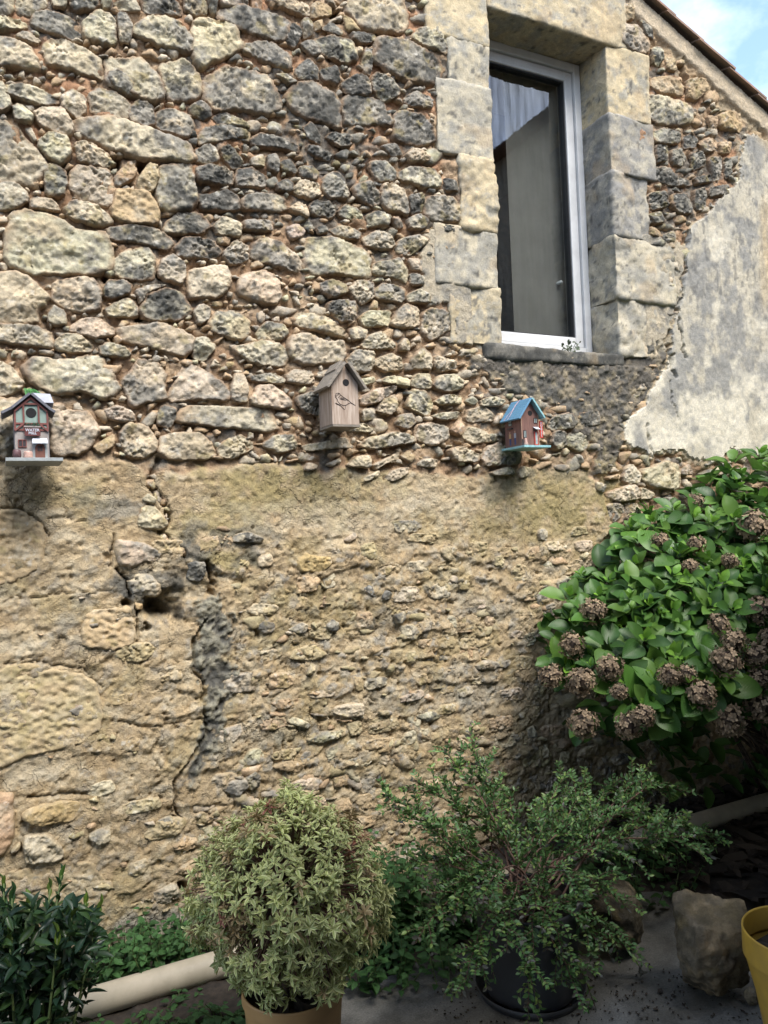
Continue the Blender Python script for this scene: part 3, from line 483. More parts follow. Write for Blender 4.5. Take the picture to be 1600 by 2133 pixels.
CEMENT_STREAK = [(432, 1275), (455, 1320), (442, 1380), (455, 1420), (446, 1480), (440, 1530), (418, 1590), (402, 1622)]
BLOBS = [  # cx, cy, rx, ry, colour, strength
    (520, 1010, 150, 48, 'O', 0.75), (640, 1020, 150, 50, 'O', 0.6), (450, 1085, 90, 40, 'O', 0.8), (480, 1160, 70, 22, 'O', 1.0), (1150, 1030, 130, 60, 'O', 0.75), (1100, 1090, 150, 45, 'O', 0.6),
    (1280, 1010, 50, 60, 'O', 0.6), (230, 1060, 70, 40, 'G', 0.8), (170, 1030, 50, 30, 'O', 0.4), (480, 1115, 80, 24, 'D', 0.8), (525, 1160, 45, 18, 'D', 0.8), (330, 1262, 62, 26, 'K', 1.0),  # the K blob paints the dark of the hollow under the ledge
    (300, 1215, 70, 26, 'D', 0.9), (405, 1150, 30, 22, 'D', 0.9), (400, 1188, 40, 34, 'K', 0.6), (250, 1215, 20, 20, 'D', 0.8), (150, 1290, 50, 26, 'G', 0.6), (180, 1330, 60, 40, 'G', 0.4),
    (650, 1260, 130, 36, 'O', 0.5), (560, 1330, 80, 30, 'O', 0.45), (780, 1290, 60, 20, 'D', 0.4), (1000, 1260, 80, 26, 'G', 0.5), (960, 1440, 80, 50, 'G', 0.6), (800, 1460, 80, 26, 'G', 0.55),
    (330, 1930, 130, 42, 'G', 0.9), (420, 1890, 40, 40, 'G', 0.6), (1120, 1520, 130, 90, 'D', 0.25), (950, 1600, 200, 50, 'O', 0.3), (560, 1530, 90, 30, 'G', 0.35),
    (70, 1600, 60, 30, 'P', 0.5), (20, 1350, 40, 16, 'P', 0.6), (700, 1080, 200, 36, 'P', 0.35), (900, 1040, 120, 40, 'P', 0.3), (1050, 1010, 60, 24, 'D', 0.5), (1170, 980, 70, 26, 'D', 0.5)]

def wall_fields(X, Z):
    """height towards the viewer (m), colour and region (0 mortar, 1 clay, 2 cement) at wall points"""
    n = len(X); P2 = np.stack([X, Z], 1)
    px, py = project(np.stack([X, np.zeros(n), Z], 1))
    wob = 16 * fbm(P2 * 9, 4, 101); wob2 = 16 * fbm(P2 * 9 + 40, 4, 103)
    qx, qy = px + wob, py + wob2
    base_y = np.interp(qx, (-300, 0, 260, 300, 350, 420, 560, 720, 900, 1040, 1200, 1250, 1275, 1300, 1340, 1420, 1700), (952, 958, 958, 985, 985, 968, 966, 982, 990, 985, 975, 1000, 1085, 1115, 1120, 1100, 1060))
    clay = sstep(-7, 7, qy - base_y)
    wf = 7 * fbm(P2 * 42, 3, 105); wg = 7 * fbm(P2 * 42 + 9, 3, 106)
    cem = in_poly(px + 0.7 * wob + wf, py + 0.7 * wob2 + wg, R_CEMENT).astype(float); under = in_poly(px + 1.6 * wob + wf + 7, py + 1.3 * wob2 + wg - 7, R_CEMENT) * (1 - cem)
    plas = np.maximum(in_poly(px + 1.2 * wob + wf, py + 1.2 * wob2 + wg, R_PLASTER), in_poly(px + 1.5 * wob + wf, py + 1.2 * wob2 + wg, R_PLASTER2)) * (1 - cem)
    clay = clay * (1 - cem)
    # heights
    f_l = fbm(P2 * 7, 3, 1); f_m = fbm(P2 * 24, 4, 2); f_f = fbm(P2 * 70, 3, 4)
    mt = f_m * 5; h_mort = -0.012 + 0.010 * f_l + 0.012 * f_m + 0.006 * f_f + 0.008 * ((np.floor(mt) + sstep(0, 0.3, mt - np.floor(mt))) / 5)
    wx = fbm(P2 * 6 + 3, 3, 21) * 0.5; wz = fbm(P2 * 6 + 9, 3, 22) * 0.45
    f1, f2, cid = voronoi(np.stack([X * 8.5 + wx * 2.2, Z * 13 + wz * 2.2], 1), 31)
    g1, g2, gid = voronoi(np.stack([X * 20 + wx * 4, Z * 29 + wz * 4], 1), 33)
    saw = (Z * 8.2 + 1.3 * fbm(P2 * np.array((2.2, 3.5)) + 2, 3, 41)) % 1.0
    rough = sstep(1085, 1190, py + 60 * f_l) * (0.55 + 0.45 * sstep(330, 470, px))
    rough = 0.18 + 0.82 * rough
    la = sstep(-0.12, 0.28, fbm(P2 * np.array((3.2, 5.0)) + 6, 3, 43))
    ledge = (1 - saw) * sstep(0.0, 0.10 + 0.12 * vnoise(P2 * 30, 44), saw + 0.10 * f_m) * la
    flake = fbm(P2 * np.array((15, 23)) + 0.9 * np.stack([wx, wz], 1), 5, 45, 0.62); tt = flake * 4.2 + 0.8 * fbm(P2 * 55, 3, 47); fr = tt - np.floor(tt); terr = (np.floor(tt) + sstep(0.0, 0.22, fr)) / 4.2
    crumb = fbm(P2 * 95, 3, 48, 0.6)
    h_clay = 0.002 + 0.008 * f_l + rough * (0.014 * ledge + 0.007 * (cid - 0.5) + 0.007 * (gid - 0.5) + 0.009 * terr + 0.002 * flake) + 0.0045 * f_f + 0.003 * f_m + (0.3 + 0.7 * rough) * 0.004 * crumb
    crack = sstep(0.05, 0.0, f2 - f1) * sstep(0.35, 0.6, cid) ; h_clay = h_clay - rough * 0.014 * crack
    hair = sstep(0.035, 0.0, g2 - g1) * sstep(0.45, 0.8, gid); h_clay = h_clay - rough * 0.008 * hair
    pit = sstep(0.42, 0.6, fbm(P2 * 32 + 8, 3, 55)); h_clay = h_clay - 0.016 * pit * (0.4 + 0.6 * rough)
    h_cem = 0.012 + 0.005 * f_l + 0.0025 * f_m + 0.001 * f_f
    h = h_mort * (1 - clay) + h_clay * clay; h = h * (1 - cem) + h_cem * cem
    h = np.where(under > 0, 0.004 + 0.006 * f_m + 0.003 * f_f, h); h = np.where(plas > 0, 0.006 + 0.004 * f_l + 0.004 * f_m + 0.002 * f_f, h)
    sd = sstep(-0.1, 0.3, in_poly(px + 2.2 * wob, py + 2.2 * wob2, R_SILLDARK) - 0.3 + 0.3 * f_m) * (1 - cem)
    h = h * (1 - sd) + sd * (0.004 + 0.014 * f_m + 0.008 * f_f)
    # colours
    cm = mixc(np.array(MORTAR) * 0.9, np.array((0.44, 0.325, 0.215)), sstep(-0.2, 0.4, fbm(P2 * 12, 4, 61)))
    cm = mixc(cm, np.array((0.40, 0.21, 0.12)), 0.6 * sstep(620, 200, py) * sstep(-0.15, 0.3, fbm(P2 * 6, 3, 62)))
    cm = mixc(cm, np.array(GREY) * 0.62, 0.85 * sstep(0.0, 0.3, fbm(P2 * 11 + 4, 4, 63) - 0.16 + 0.42 * stain(px, py)))
    cc = mixc(np.array(CLAY), np.array((0.46, 0.375, 0.25)), 0.8 * sstep(-0.1, 0.4, fbm(P2 * 10 + 3, 4, 64)))
    cc = mixc(cc, np.array((0.36, 0.265, 0.155)), 0.5 * sstep(0.0, 0.35, fbm(P2 * 15 + 8, 4, 65)))
    cc = mixc(cc, np.array(CREAM), 0.6 * sstep(0.15, 0.4, fbm(P2 * 22 + 2, 4, 66)))
    patch = sstep(0.55, 0.75, gid) * sstep(0.0, 0.12, g2 - g1) * rough
    cc = mixc(cc, np.array(GREY) * 1.25, 0.75 * patch * sstep(-0.2, 0.25, fbm(P2 * 30, 3, 67)))
    cc = mixc(cc, np.array(OCHRE), 0.35 * sstep(0.1, 0.4, fbm(P2 * 7 + 20, 3, 68)))
    cs = mixc(np.array((0.46, 0.425, 0.345)), np.array((0.29, 0.285, 0.265)), sstep(-0.22, 0.22, fbm(P2 * np.array((9, 6)), 5, 71, 0.62)))
    cs = mixc(cs, np.array((0.15, 0.15, 0.145)), 0.65 * sstep(0.12, 0.36, fbm(P2 * np.array((38, 24)), 4, 72)) * sstep(1000, 500, py))
    cs = mixc(cs, np.array((0.62, 0.58, 0.48)), 0.85 * sstep(-0.1, 0.3, fbm(P2 * 8 + 5, 4, 73) + 0.55 * sstep(700, 900, py) - 0.25))
    cs = mixc(cs, np.array((0.56, 0.43, 0.24)), 0.5 * sstep(1572, 1590, px) * sstep(380, 450, py) * sstep(680, 600, py))
    C = mixc(mixc(cm, cc, clay), cs, cem)
    C = mixc(C, mixc(np.array((0.46, 0.39, 0.27)), np.array((0.33, 0.27, 0.19)), sstep(-0.2, 0.3, f_m)), 0.9 * under)
    C = mixc(C, mixc(np.array((0.45, 0.40, 0.305)), np.array((0.29, 0.275, 0.235)), sstep(-0.15, 0.25, fbm(P2 * 15, 5, 76, 0.65))), 0.92 * plas)
    run = sstep(0.0, 0.3, fbm(P2 * np.array((26, 2.2)) + 3, 4, 77)) * sstep(900, 500, py); C = mixc(C, np.array((0.22, 0.22, 0.21)), 0.35 * run * cem)
    cd = mixc(np.array((0.10, 0.098, 0.09)), np.array((0.27, 0.235, 0.17)), sstep(-0.1, 0.45, fbm(P2 * 26, 4, 75)))
    C = mixc(C, cd, 0.92 * sd)
    pal = {'O': OCHRE, 'G': (0.25, 0.245, 0.215), 'D': (0.11, 0.11, 0.10), 'K': (0.035, 0.035, 0.032), 'P': (0.58, 0.52, 0.40)}
    bn = fbm(P2 * 17 + 77, 5, 81, 0.62)
    for bx, by, rx, ry, k, st in BLOBS:
        d = np.hypot((qx - bx) / rx, (qy - by) / ry)
        C = mixc(C, pal[k], np.clip(st * 0.85, 0, 1) * sstep(0.55, -0.3, d - 0.75 - 1.3 * bn) * (1 - cem))
    dl, al = dist_line(px + 0.9 * wob, py + 0.6 * wob2, CEMENT_STREAK)
    wd = np.interp(al, (0, 0.2, 0.4, 0.55, 0.8, 1), (26, 42, 39, 20, 17, 15)) * (1 + 0.9 * f_m + 0.5 * f_f)
    ms = sstep(4, -4, dl - wd)
    C = mixc(C, mixc(np.array(CEMENT) * 0.6, np.array((0.25, 0.24, 0.19)), sstep(-0.2, 0.3, f_m + 0.6 * f_f)), ms * (0.97 - 0.6 * sstep(0.1, 0.4, bn)))
    h = h * (1 - ms) + ms * (0.006 + 0.024 * f_m + 0.014 * f_f + 0.01 * f_l)
    for pts, wd, dp in CRACKS:
        dl, al = dist_line(px + 0.3 * wob + 0.6 * wf, py + 0.3 * wob2 + 0.6 * wg, pts)
        h = h - dp * sstep(wd * 0.85, wd * 0.45, dl * (1 + 0.6 * f_m))
    for hx, hy, hr, hd in ((236, 340, 14, 0.10), (262, 392, 12, 0.10), (298, 345, 14, 0.10), (330, 400, 7, 0.06), (406, 296, 9, 0.07), (86, 380, 9, 0.07), (140, 350, 7, 0.06), (702, 22, 17, 0.12), (290, 660, 8, 0.05), (226, 575, 11, 0.06), (400, 740, 8, 0.05), (242, 705, 7, 0.05), (422, 205, 8, 0.05), (400, 66, 7, 0.05), (512, 270, 8, 0.05), (332, 575, 6, 0.05), (232, 520, 7, 0.05), (376, 1848, 10, 0.08), (358, 1712, 12, 0.06), (42, 1770, 12, 0.04), (262, 1256, 9, 0.06), (340, 1264, 34, 0.06), (320, 1268, 26, 0.05)):
        h = h - hd * sstep(hr * 1.5, hr * 0.5, np.hypot(px - hx, (py - hy) * 1.2) * (1 + 0.4 * f_m))
    # the flush fillet of pale mortar under the roof tiles
    vz = verge_z(X) - Z; fil = sstep(0.13, 0.10, vz + 0.02 * f_m) * (px > 1150)
    C = mixc(C, np.array((0.50, 0.42, 0.31)), fil); h = h * (1 - fil) + fil * (0.012 + 0.004 * f_m)
    lt = sstep(0.30, 0.16, vz + 0.07 * f_l) * (px > 1150) * (1 - fil); C = mixc(C, np.array((0.42, 0.34, 0.22)), 0.65 * lt)
    jb = ((X > XL - 0.16) & (X < XL + 0.02) | (X > XR - 0.02) & (X < XR + 0.20)) & (Z > ZB - 0.06) & (Z < ZT + 0.3) | (X > XL - 0.02) & (X < XR + 0.14) & (Z > ZT - 0.02) & (Z < ZT + 0.32); h = np.where(jb, np.minimum(h, -0.010), h)
    return h, C, np.where(cem > 0.5, 2, np.where(clay > 0.5, 1, 0)), px, py

def build_wall():
    st = 0.0065
    xs = np.r_[np.arange(-1.6, -0.16, 0.05), np.arange(-0.16, 4.12, st), np.arange(4.13, 5.6, 0.05)]
    zs = np.r_[np.arange(-0.10, 4.50, st), np.arange(4.51, 6.2, 0.05)]
    nx, nz = len(xs), len(zs)
    X, Z = np.meshgrid(xs, zs, indexing='xy'); Xf, Zf = X.ravel(), Z.ravel()
    h, C, reg, px, py = wall_fields(Xf, Zf)
    V = np.stack([Xf, -h, Zf], 1)
    i = np.arange(nx - 1)[None, :] + nx * np.arange(nz - 1)[:, None]
    Q = np.stack([i, i + 1, i + nx + 1, i + nx], -1).reshape(-1, 4)
    cx = Xf[Q].mean(1); cz = Zf[Q].mean(1)
    top = np.minimum(verge_z(cx), 6.1)
    keep = (cz < top) & ~((cx > XL - 0.03) & (cx < XR + 0.03) & (cz > ZB - 0.03) & (cz < ZT + 0.03))
    Q = Q[keep]; r = reg[Q[:, 0]]
    for k, (nm, m) in enumerate((('mortar_bed', M_MORTAR), ('clay_render', M_CLAY), ('cement_render', M_RENDER))):
        q = Q[r == k]; used, inv = np.unique(q, return_inverse=True)
        me = raw_mesh(nm, V[used], inv.reshape(q.shape), C[used]); obj(nm, me, m, stone_house)
build_wall()

def build_stones():
    all_px = []
    for i, (tone, poly) in enumerate(read_stones(STONES)):
        W, Fs, C, o0 = stone_mesh('stone', poly, tone, 1000 + i * 7)
        o = obj('stone', raw_mesh('stone', W, Fs, C), M_STONE, stone_house); o.location = o0; all_px.append(poly)
    for i, (tone, poly) in enumerate(read_stones(EMBED)):  # one D outline stands for a dark gap, its darkness put into stone colour
        W, Fs, C, o0 = stone_mesh('embedded_stone', poly, tone, 4000 + i * 7, prot=0.024, back=0.02, flat=1.5, rough=0.9, grow=1.0)
        o = obj('embedded_stone', raw_mesh('embedded_stone', W, Fs, C), M_STONE, stone_house); o.location = o0; all_px.append(poly)
    rc = np.random.default_rng(17); cnt = 0; ex = [p for _, p in read_stones(EMBED) + read_stones(TOOLED)]
    for row in range(19):                                                    # the low courses of stone, half buried in the clay
        z = 0.16 + row * 0.078; x = rc.uniform(0.1, 0.3)
        while x < 3.1:
            w = rc.uniform(0.06, 0.19); hgt = rc.uniform(0.05, 0.085); zc = z + rc.normal(0, 0.012) + 0.02 * math.sin(x * 3 + row); xc = x + w / 2; x += w + rc.uniform(0.004, 0.03)
            px, py = project((xc, 0, zc)); px, py = float(px), float(py)
            if py < 1115 + 30 * math.sin(px * 0.02) or py > 1900 or px > 1330: continue
            if rc.random() > (0.72 if px > 430 else 0.26): continue
            if dist_line(np.array(px), np.array(py), CEMENT_STREAK)[0] < 50 or any(in_poly(np.array(px), np.array(py), p) for p in ex) or cnt >= 240 or (235 < px < 450 and 1185 < py < 1310): continue
            k = rc.integers(5, 8); an = np.sort((np.arange(k) + rc.uniform(-0.3, 0.3, k)) * 2 * math.pi / k); ra = rc.uniform(0.85, 1.15, k)
            W3 = np.stack([xc + w / 2 * ra * np.sign(np.cos(an)) * np.abs(np.cos(an)) ** 0.6, np.zeros(k), zc + hgt / 2 * ra * np.sign(np.sin(an)) * np.abs(np.sin(an)) ** 0.6], 1); pl = np.stack(project(W3), 1)
            W, Fs, C, o0 = stone_mesh('embedded_stone', pl, rc.choice(('T', 'W', 'M', 'L'), p=(.64, .14, .16, .06)), 9000 + cnt * 7, prot=0.012, back=0.012, flat=0.9, rough=1.0, grow=1.0)
            o = obj('embedded_stone', raw_mesh('embedded_stone', W, Fs, C), M_STONE, stone_house); o.location = o0; cnt += 1
    print('course stones', cnt)
    for i, (tone, poly) in enumerate(read_stones(TOOLED)):
        W, Fs, C, o0 = stone_mesh('tooled_block', poly, 'T', 6000 + i * 7, prot=0.011, back=0.02, flat=0.3, rough=0.9, grow=1.0, pitted=True)
        o = obj('tooled_block', raw_mesh('tooled_block', W, Fs, C), M_ASHLAR, stone_house); o.location = o0; all_px.append(poly)
    return all_px
all_polys = build_stones()

def build_rubble():
    """the small stones packed between the large ones, too small to pick apart"""
    taken = np.zeros((1160, 1640), bool); yy, xx = np.mgrid[-30:1130, -20:1620]
    for p in all_polys:
        x0, y0 = np.floor(p.min(0)).astype(int) - 1; x1, y1 = np.ceil(p.max(0)).astype(int) + 2
        a, b, c, d = max(y0 + 30, 0), min(y1 + 30, 1160), max(x0 + 20, 0), min(x1 + 20, 1640)
        if a < b and c < d: taken[a:b, c:d] |= in_poly(xx[a:b, c:d], yy[a:b, c:d], p)
    def free(x, y, r):
        a, b, c, d = int(y - r) + 30, int(y + r) + 31, int(x - r) + 20, int(x + r) + 21
        return a >= 0 and c >= 0 and b <= 1160 and d <= 1640 and taken[a:b, c:d].mean() < 0.26
    r = np.random.default_rng(3); VV, FF, CC, TT, OO = [], [], [], [], []; b = 0; n = 0
    win = [(905, -30), (1372, -30), (1372, 250), (1350, 480), (1400, 560), (1385, 770), (1290, 770), (960, 722), (905, 600), (1000, 480), (905, 340)]
    for tries in range(11000):
        x, y = r.uniform(-10, 1550), r.uniform(-20, 1040); rad = r.choice((7.5, 9, 11, 14, 18, 22), p=(.24, .24, .2, .15, .1, .07))
        limit = np.interp(x, (0, 300, 1040, 1250, 1300, 1450), (950, 950, 975, 975, 1090, 1050))
        if y > limit or in_poly(np.array(x), np.array(y), R_CEMENT) or in_poly(np.array(x), np.array(y), win): continue
        if in_poly(np.array(x), np.array(y), R_SILLDARK) and r.random() < 0.8: continue
        vz = verge_z(at(x, y)[0]) - at(x, y)[2]
        if x > 1100 and vz < 0.17: continue
        if not free(x, y, rad): continue
        k = r.integers(5, 8); an = np.sort(r.uniform(0, 2 * math.pi, k)) ; ra = rad * r.uniform(0.75, 1.25, k)
        el = r.uniform(0.9, 1.7); pl = np.stack([x + ra * el * np.cos(an), y + ra * np.sin(an) / el ** 0.5], 1)
        a_, b_, c_, d_ = int(y - rad) + 30, int(y + rad) + 31, int(x - rad) + 20, int(x + rad) + 21
        taken[a_:b_, c_:d_] |= in_poly(xx[a_:b_, c_:d_], yy[a_:b_, c_:d_], pl)
        dark = math.exp(-((x - 640) / 330) ** 2 - ((y - 330) / 210) ** 2) + (x > 1300) * (y > 260) * 0.8
        tone = r.choice(('W', 'M', 'D', 'L'), p=(0.42 - 0.25 * min(dark, 1), 0.2, 0.13 + 0.35 * min(dark, 1), 0.25 - 0.10 * min(dark, 1)))
        W, Fs, C, o0 = stone_mesh('s', pl, tone, 20000 + tries, prot=0.010, back=0.028, flat=1.5, grow=1.1, small=True)
        VV.append(W + o0); CC.append(C); TT.append(np.full(len(W), 'WMDLT'.index(tone))); OO.append(np.full(len(W), r.uniform(0, 9))); FF.append(Fs + b); b += len(W); n += 1
    for tries in range(420):        # flakes and pebbles showing in the clay render
        x, y = r.uniform(0, 1320), r.uniform(1090, 1900)
        if r.random() > (0.2 + 0.8 * sstep(1120, 1300, np.array(y))) * (1.0 if x > 400 else 0.30): continue
        if dist_line(np.array(x), np.array(y), CEMENT_STREAK)[0] < 55 or (250 < x < 440 and 1190 < y < 1305): continue
        rad = r.choice((5, 8, 12, 17, 24), p=(.26, .28, .24, .14, .08)); k = r.integers(5, 8); an = np.sort(r.uniform(0, 2 * math.pi, k)); ra = rad * r.uniform(0.7, 1.25, k); el = r.uniform(1.1, 2.2)
        pl = np.stack([x + ra * el * np.cos(an), y + ra * np.sin(an) / el ** 0.5 - 0.08 * ra * np.cos(an)], 1)
        tone = r.choice(('W', 'T', 'M', 'L'), p=(.28, .52, .12, .08)); W, Fs, C, o0 = stone_mesh('s', pl, tone, 40000 + tries, prot=0.015, back=0.016, flat=1.0, grow=1.0, small=True)
        VV.append(W + o0); CC.append(C); TT.append(np.full(len(W), 'WMDLT'.index(tone))); OO.append(np.full(len(W), r.uniform(0, 9))); FF.append(Fs + b); b += len(W); n += 1
    cl = np.array(CRACKS[0][0], float); cd_ = np.r_[0, np.cumsum(np.hypot(*np.diff(cl, axis=0).T))]
    for tries in range(26):         # broken stone showing in the open seam
        q = r.uniform(0, cd_[-1]); x = np.interp(q, cd_, cl[:, 0]) + r.normal(0, 7); y = np.interp(q, cd_, cl[:, 1]) + r.normal(0, 5); rad = r.uniform(7, 15); k = r.integers(5, 7); an = np.sort(r.uniform(0, 2 * math.pi, k)); ra = rad * r.uniform(0.7, 1.2, k)
        tone = r.choice(('W', 'T', 'M', 'L')); W, Fs, C, o0 = stone_mesh('s', np.stack([x + ra * np.cos(an), y + ra * np.sin(an)], 1), tone, 60000 + tries, prot=-0.002, back=0.03, flat=0.9, grow=1.0, small=True)
        VV.append(W + o0); CC.append(C); TT.append(np.full(len(W), 'WMDLT'.index(tone))); OO.append(np.full(len(W), r.uniform(0, 9))); FF.append(Fs + b); b += len(W)
    VV = np.vstack(VV); S = np.concatenate(CC); T = np.concatenate(TT); O = np.concatenate(OO); C = np.zeros((len(VV), 3))
    for k in range(5):
        i = T == k; P = VV[i].copy(); P[:, 1] = O[i]; C[i] = stone_colour(P, 'WMDLT'[k], 77 + k, S[i]) * (0.82 + 0.036 * O[i])[:, None]
    o = obj('rubble_infill', raw_mesh('rubble_infill', VV, np.vstack(FF), C), M_STONE, stone_house)
    tag(o, kind='stuff')
build_rubble()

# ------------------------------------------------------------------ dressed stones round the window
def rough_block(name, x0, x1, y0, y1, z0, z1, seed, colour, r=0.0045, step=0.010, amp=0.004, mat=None, parent=None, nz=1.0):
    c = np.array(((x0 + x1) / 2, (y0 + y1) / 2, (z0 + z1) / 2)); hs = np.array((x1 - x0, y1 - y0, z1 - z0)) / 2
    V, Q = [], []; b = 0
    for ax in range(3):
        for sg in (-1, 1):
            if ax == 1 and sg == 1: continue
            u, v = [k for k in range(3) if k != ax]
            nu, nv = max(2, int(2 * hs[u] / step)), max(2, int(2 * hs[v] / step))
            U, W = np.meshgrid(np.linspace(-hs[u], hs[u], nu + 1), np.linspace(-hs[v], hs[v], nv + 1), indexing='ij')
            p = np.zeros((U.size, 3)); p[:, u] = U.ravel(); p[:, v] = W.ravel(); p[:, ax] = sg * hs[ax]
            i = (np.arange(nu)[:, None] * (nv + 1) + np.arange(nv)[None, :])
            q = np.stack([i, i + nv + 1, i + nv + 2, i + 1], -1).reshape(-1, 4)
            flip = (sg > 0) != (ax == 1)
            Q.append((q if flip else q[:, ::-1]) + b); V.append(p); b += len(p)
    V = np.vstack(V); Q = np.vstack(Q)
    inner = np.clip(V, -(hs - r), hs - r); d = V - inner; L = np.linalg.norm(d, axis=1, keepdims=True); N = d / np.maximum(L, 1e-9)
    V = inner + r * N
    P = V + c
    nf = amp * (2.4 * fbm(P * 4.5 + seed, 2, 2) + 1.6 * fbm(P * 9 * nz + seed, 3, 3) + 1.2 * fbm(P * 28 * nz, 4, 4) - 0.9 * sstep(0.35, 0.6, fbm(P * 40 + seed, 3, 6)))
    V = V + N * nf[:, None]
    C = colour(V + c, seed)
    me = raw_mesh(name, V, Q, C)
    o = obj(name, me, mat or M_ASHLAR, parent or stone_house); o.location = c
    bm = bmesh.new(); bm.from_mesh(me); bmesh.ops.remove_doubles(bm, verts=bm.verts, dist=0.0006); bm.to_mesh(me); bm.free()
    return o
def ashlar_col(pale, grey, amount, dark=0.0):
    def f(P, seed):
        n = fbm(P * 16 + seed, 5, 7, 0.7); C = mixc(np.tile(pale, (len(P), 1)), np.array(pale) * np.array((1.12, 1.1, 1.05)), sstep(-0.2, 0.3, fbm(P * 7 + seed, 3, 8)))
        C = mixc(C, grey, sstep(-0.15, 0.2, n + amount - 0.5)); C = mixc(C, (0.10, 0.10, 0.095), 0.8 * sstep(0.12, 0.34, fbm(P * 34 + seed, 4, 9) + (dark - 0.2)))
        C = mixc(C, (0.46, 0.34, 0.2), 0.35 * sstep(0.1, 0.45, fbm(P * 8 + 7 + seed, 3, 10)))
        return C
    return f
A_PALE = ashlar_col((0.46, 0.395, 0.275), (0.35, 0.33, 0.275), 0.4); A_GREY = ashlar_col((0.43, 0.395, 0.315), (0.345, 0.33, 0.285), 0.5, 0.02); A_DARK = ashlar_col((0.36, 0.34, 0.29), (0.255, 0.25, 0.235), 0.6, 0.05)
A_SILL = ashlar_col((0.16, 0.155, 0.14), (0.075, 0.075, 0.07), 0.6, 0.15)
RD = 0.20                                                              # depth of the outer reveal
def zof(px, py): return float(at(px, py)[2])
def xof(px, py): return float(at(px, py)[0])
left = [(884, -60, 95, A_PALE, 0.004), (932, 97, 184, A_GREY, 0.005), (909, 186, 330, A_GREY, 0.004), (958, 333, 478, A_PALE, 0.009), (906, 482, 596, A_GREY, 0.004), (936, 600, 716, A_PALE, 0.006)]
for k, (lx, ya, yb, cf, am) in enumerate(left):
    rough_block('jamb_stone', xof(lx, (ya + yb) / 2), XL, -0.008 - 0.002 * (k % 2), RD + 0.1, zof(1000, yb) - 0.008, zof(1000, ya) + 0.006, 10 + k, cf, amp=am)
right = [(1352, 97, 238, A_PALE, 0.004), (1361, 241, 356, A_DARK, 0.004), (1350, 359, 488, A_DARK, 0.006), (1402, 492, 618, A_GREY, 0.007), (1368, 622, 738, A_GREY, 0.008)]
for k, (rx, ya, yb, cf, am) in enumerate(right):
    rough_block('jamb_stone', XR, xof(rx, (ya + yb) / 2), -0.007 - 0.002 * (k % 2), RD + 0.1, zof(1275, yb) - 0.008, zof(1275, ya) + 0.006, 30 + k, cf, amp=am)
rough_block('lintel', XL - 0.002, XR + 0.16, -0.013, RD + 0.1, ZT, ZT + 0.34, 51, A_PALE, amp=0.005, r=0.016)
rough_block('window_sill', XL - 0.10, XR + 0.03, -0.014, RD + 0.1, ZB - 0.070, ZB, 52, A_SILL, amp=0.004, r=0.014)

# ------------------------------------------------------------------ the window
M_PVC = mat_plain('white_window_plastic', (0.60, 0.61, 0.62), 0.4, 0.08, 12)
M_GASKET = mat_plain('black_rubber', (0.03, 0.032, 0.036), 0.6, 0.2, 30)
def mat_glass():
    m, nt, bs, N, L = new_mat('window_glass'); nt.nodes.remove(bs)
    fr = N('ShaderNodeFresnel'); fr.inputs['IOR'].default_value = 2.1
    tr = N('ShaderNodeBsdfTransparent'); tr.inputs['Color'].default_value = (0.86, 0.88, 0.88, 1)
    gl = N('ShaderNodeBsdfGlossy'); gl.inputs['Roughness'].default_value = 0.015
    tc = N('ShaderNodeTexCoord'); no = N('ShaderNodeTexNoise'); no.inputs['Scale'].default_value = 7.0; no.inputs['Detail'].default_value = 4
    mp = N('ShaderNodeMapping'); mp.inputs['Scale'].default_value = (2.2, 1, 0.35)
    L(tc.outputs['Object'], mp.inputs['Vector']); L(mp.outputs['Vector'], no.inputs['Vector'])
    bp = N('ShaderNodeBump'); bp.inputs['Strength'].default_value = 0.015; bp.inputs['Distance'].default_value = 0.01
    L(no.outputs['Fac'], bp.inputs['Height']); L(bp.outputs['Normal'], gl.inputs['Normal'])
    ge = N('ShaderNodeNewGeometry'); sb = N('ShaderNodeMath'); sb.operation = 'SUBTRACT'; sb.inputs[0].default_value = 1.0; L(ge.outputs['Backfacing'], sb.inputs[1]); mu = N('ShaderNodeMath'); mu.operation = 'MULTIPLY'; L(fr.outputs[0], mu.inputs[0]); L(sb.outputs[0], mu.inputs[1])
    mx = N('ShaderNodeMixShader'); st = N('ShaderNodeTexNoise'); st.inputs['Scale'].default_value = 10.0; st.inputs['Detail'].default_value = 5; st.inputs['Roughness'].default_value = 0.65; m3 = N('ShaderNodeMapping'); m3.inputs['Scale'].default_value = (3.5, 1, 0.3); L(tc.outputs['Object'], m3.inputs['Vector']); L(m3.outputs['Vector'], st.inputs['Vector'])
    sr = N('ShaderNodeMapRange'); sr.inputs['From Min'].default_value = 0.3; sr.inputs['From Max'].default_value = 0.7; sr.inputs['To Min'].default_value = 0.45; sr.inputs['To Max'].default_value = 1.5; L(st.outputs['Fac'], sr.inputs['Value']); m5 = N('ShaderNodeMath'); m5.operation = 'MULTIPLY'; m5.use_clamp = True; L(mu.outputs[0], m5.inputs[0]); L(sr.outputs['Result'], m5.inputs[1]); L(m5.outputs[0], mx.inputs[0]); L(tr.outputs[0], mx.inputs[1]); L(gl.outputs[0], mx.inputs[2])
    L(mx.outputs[0], nt.nodes['Material Output'].inputs['Surface']); return m
M_GLASS = mat_glass()


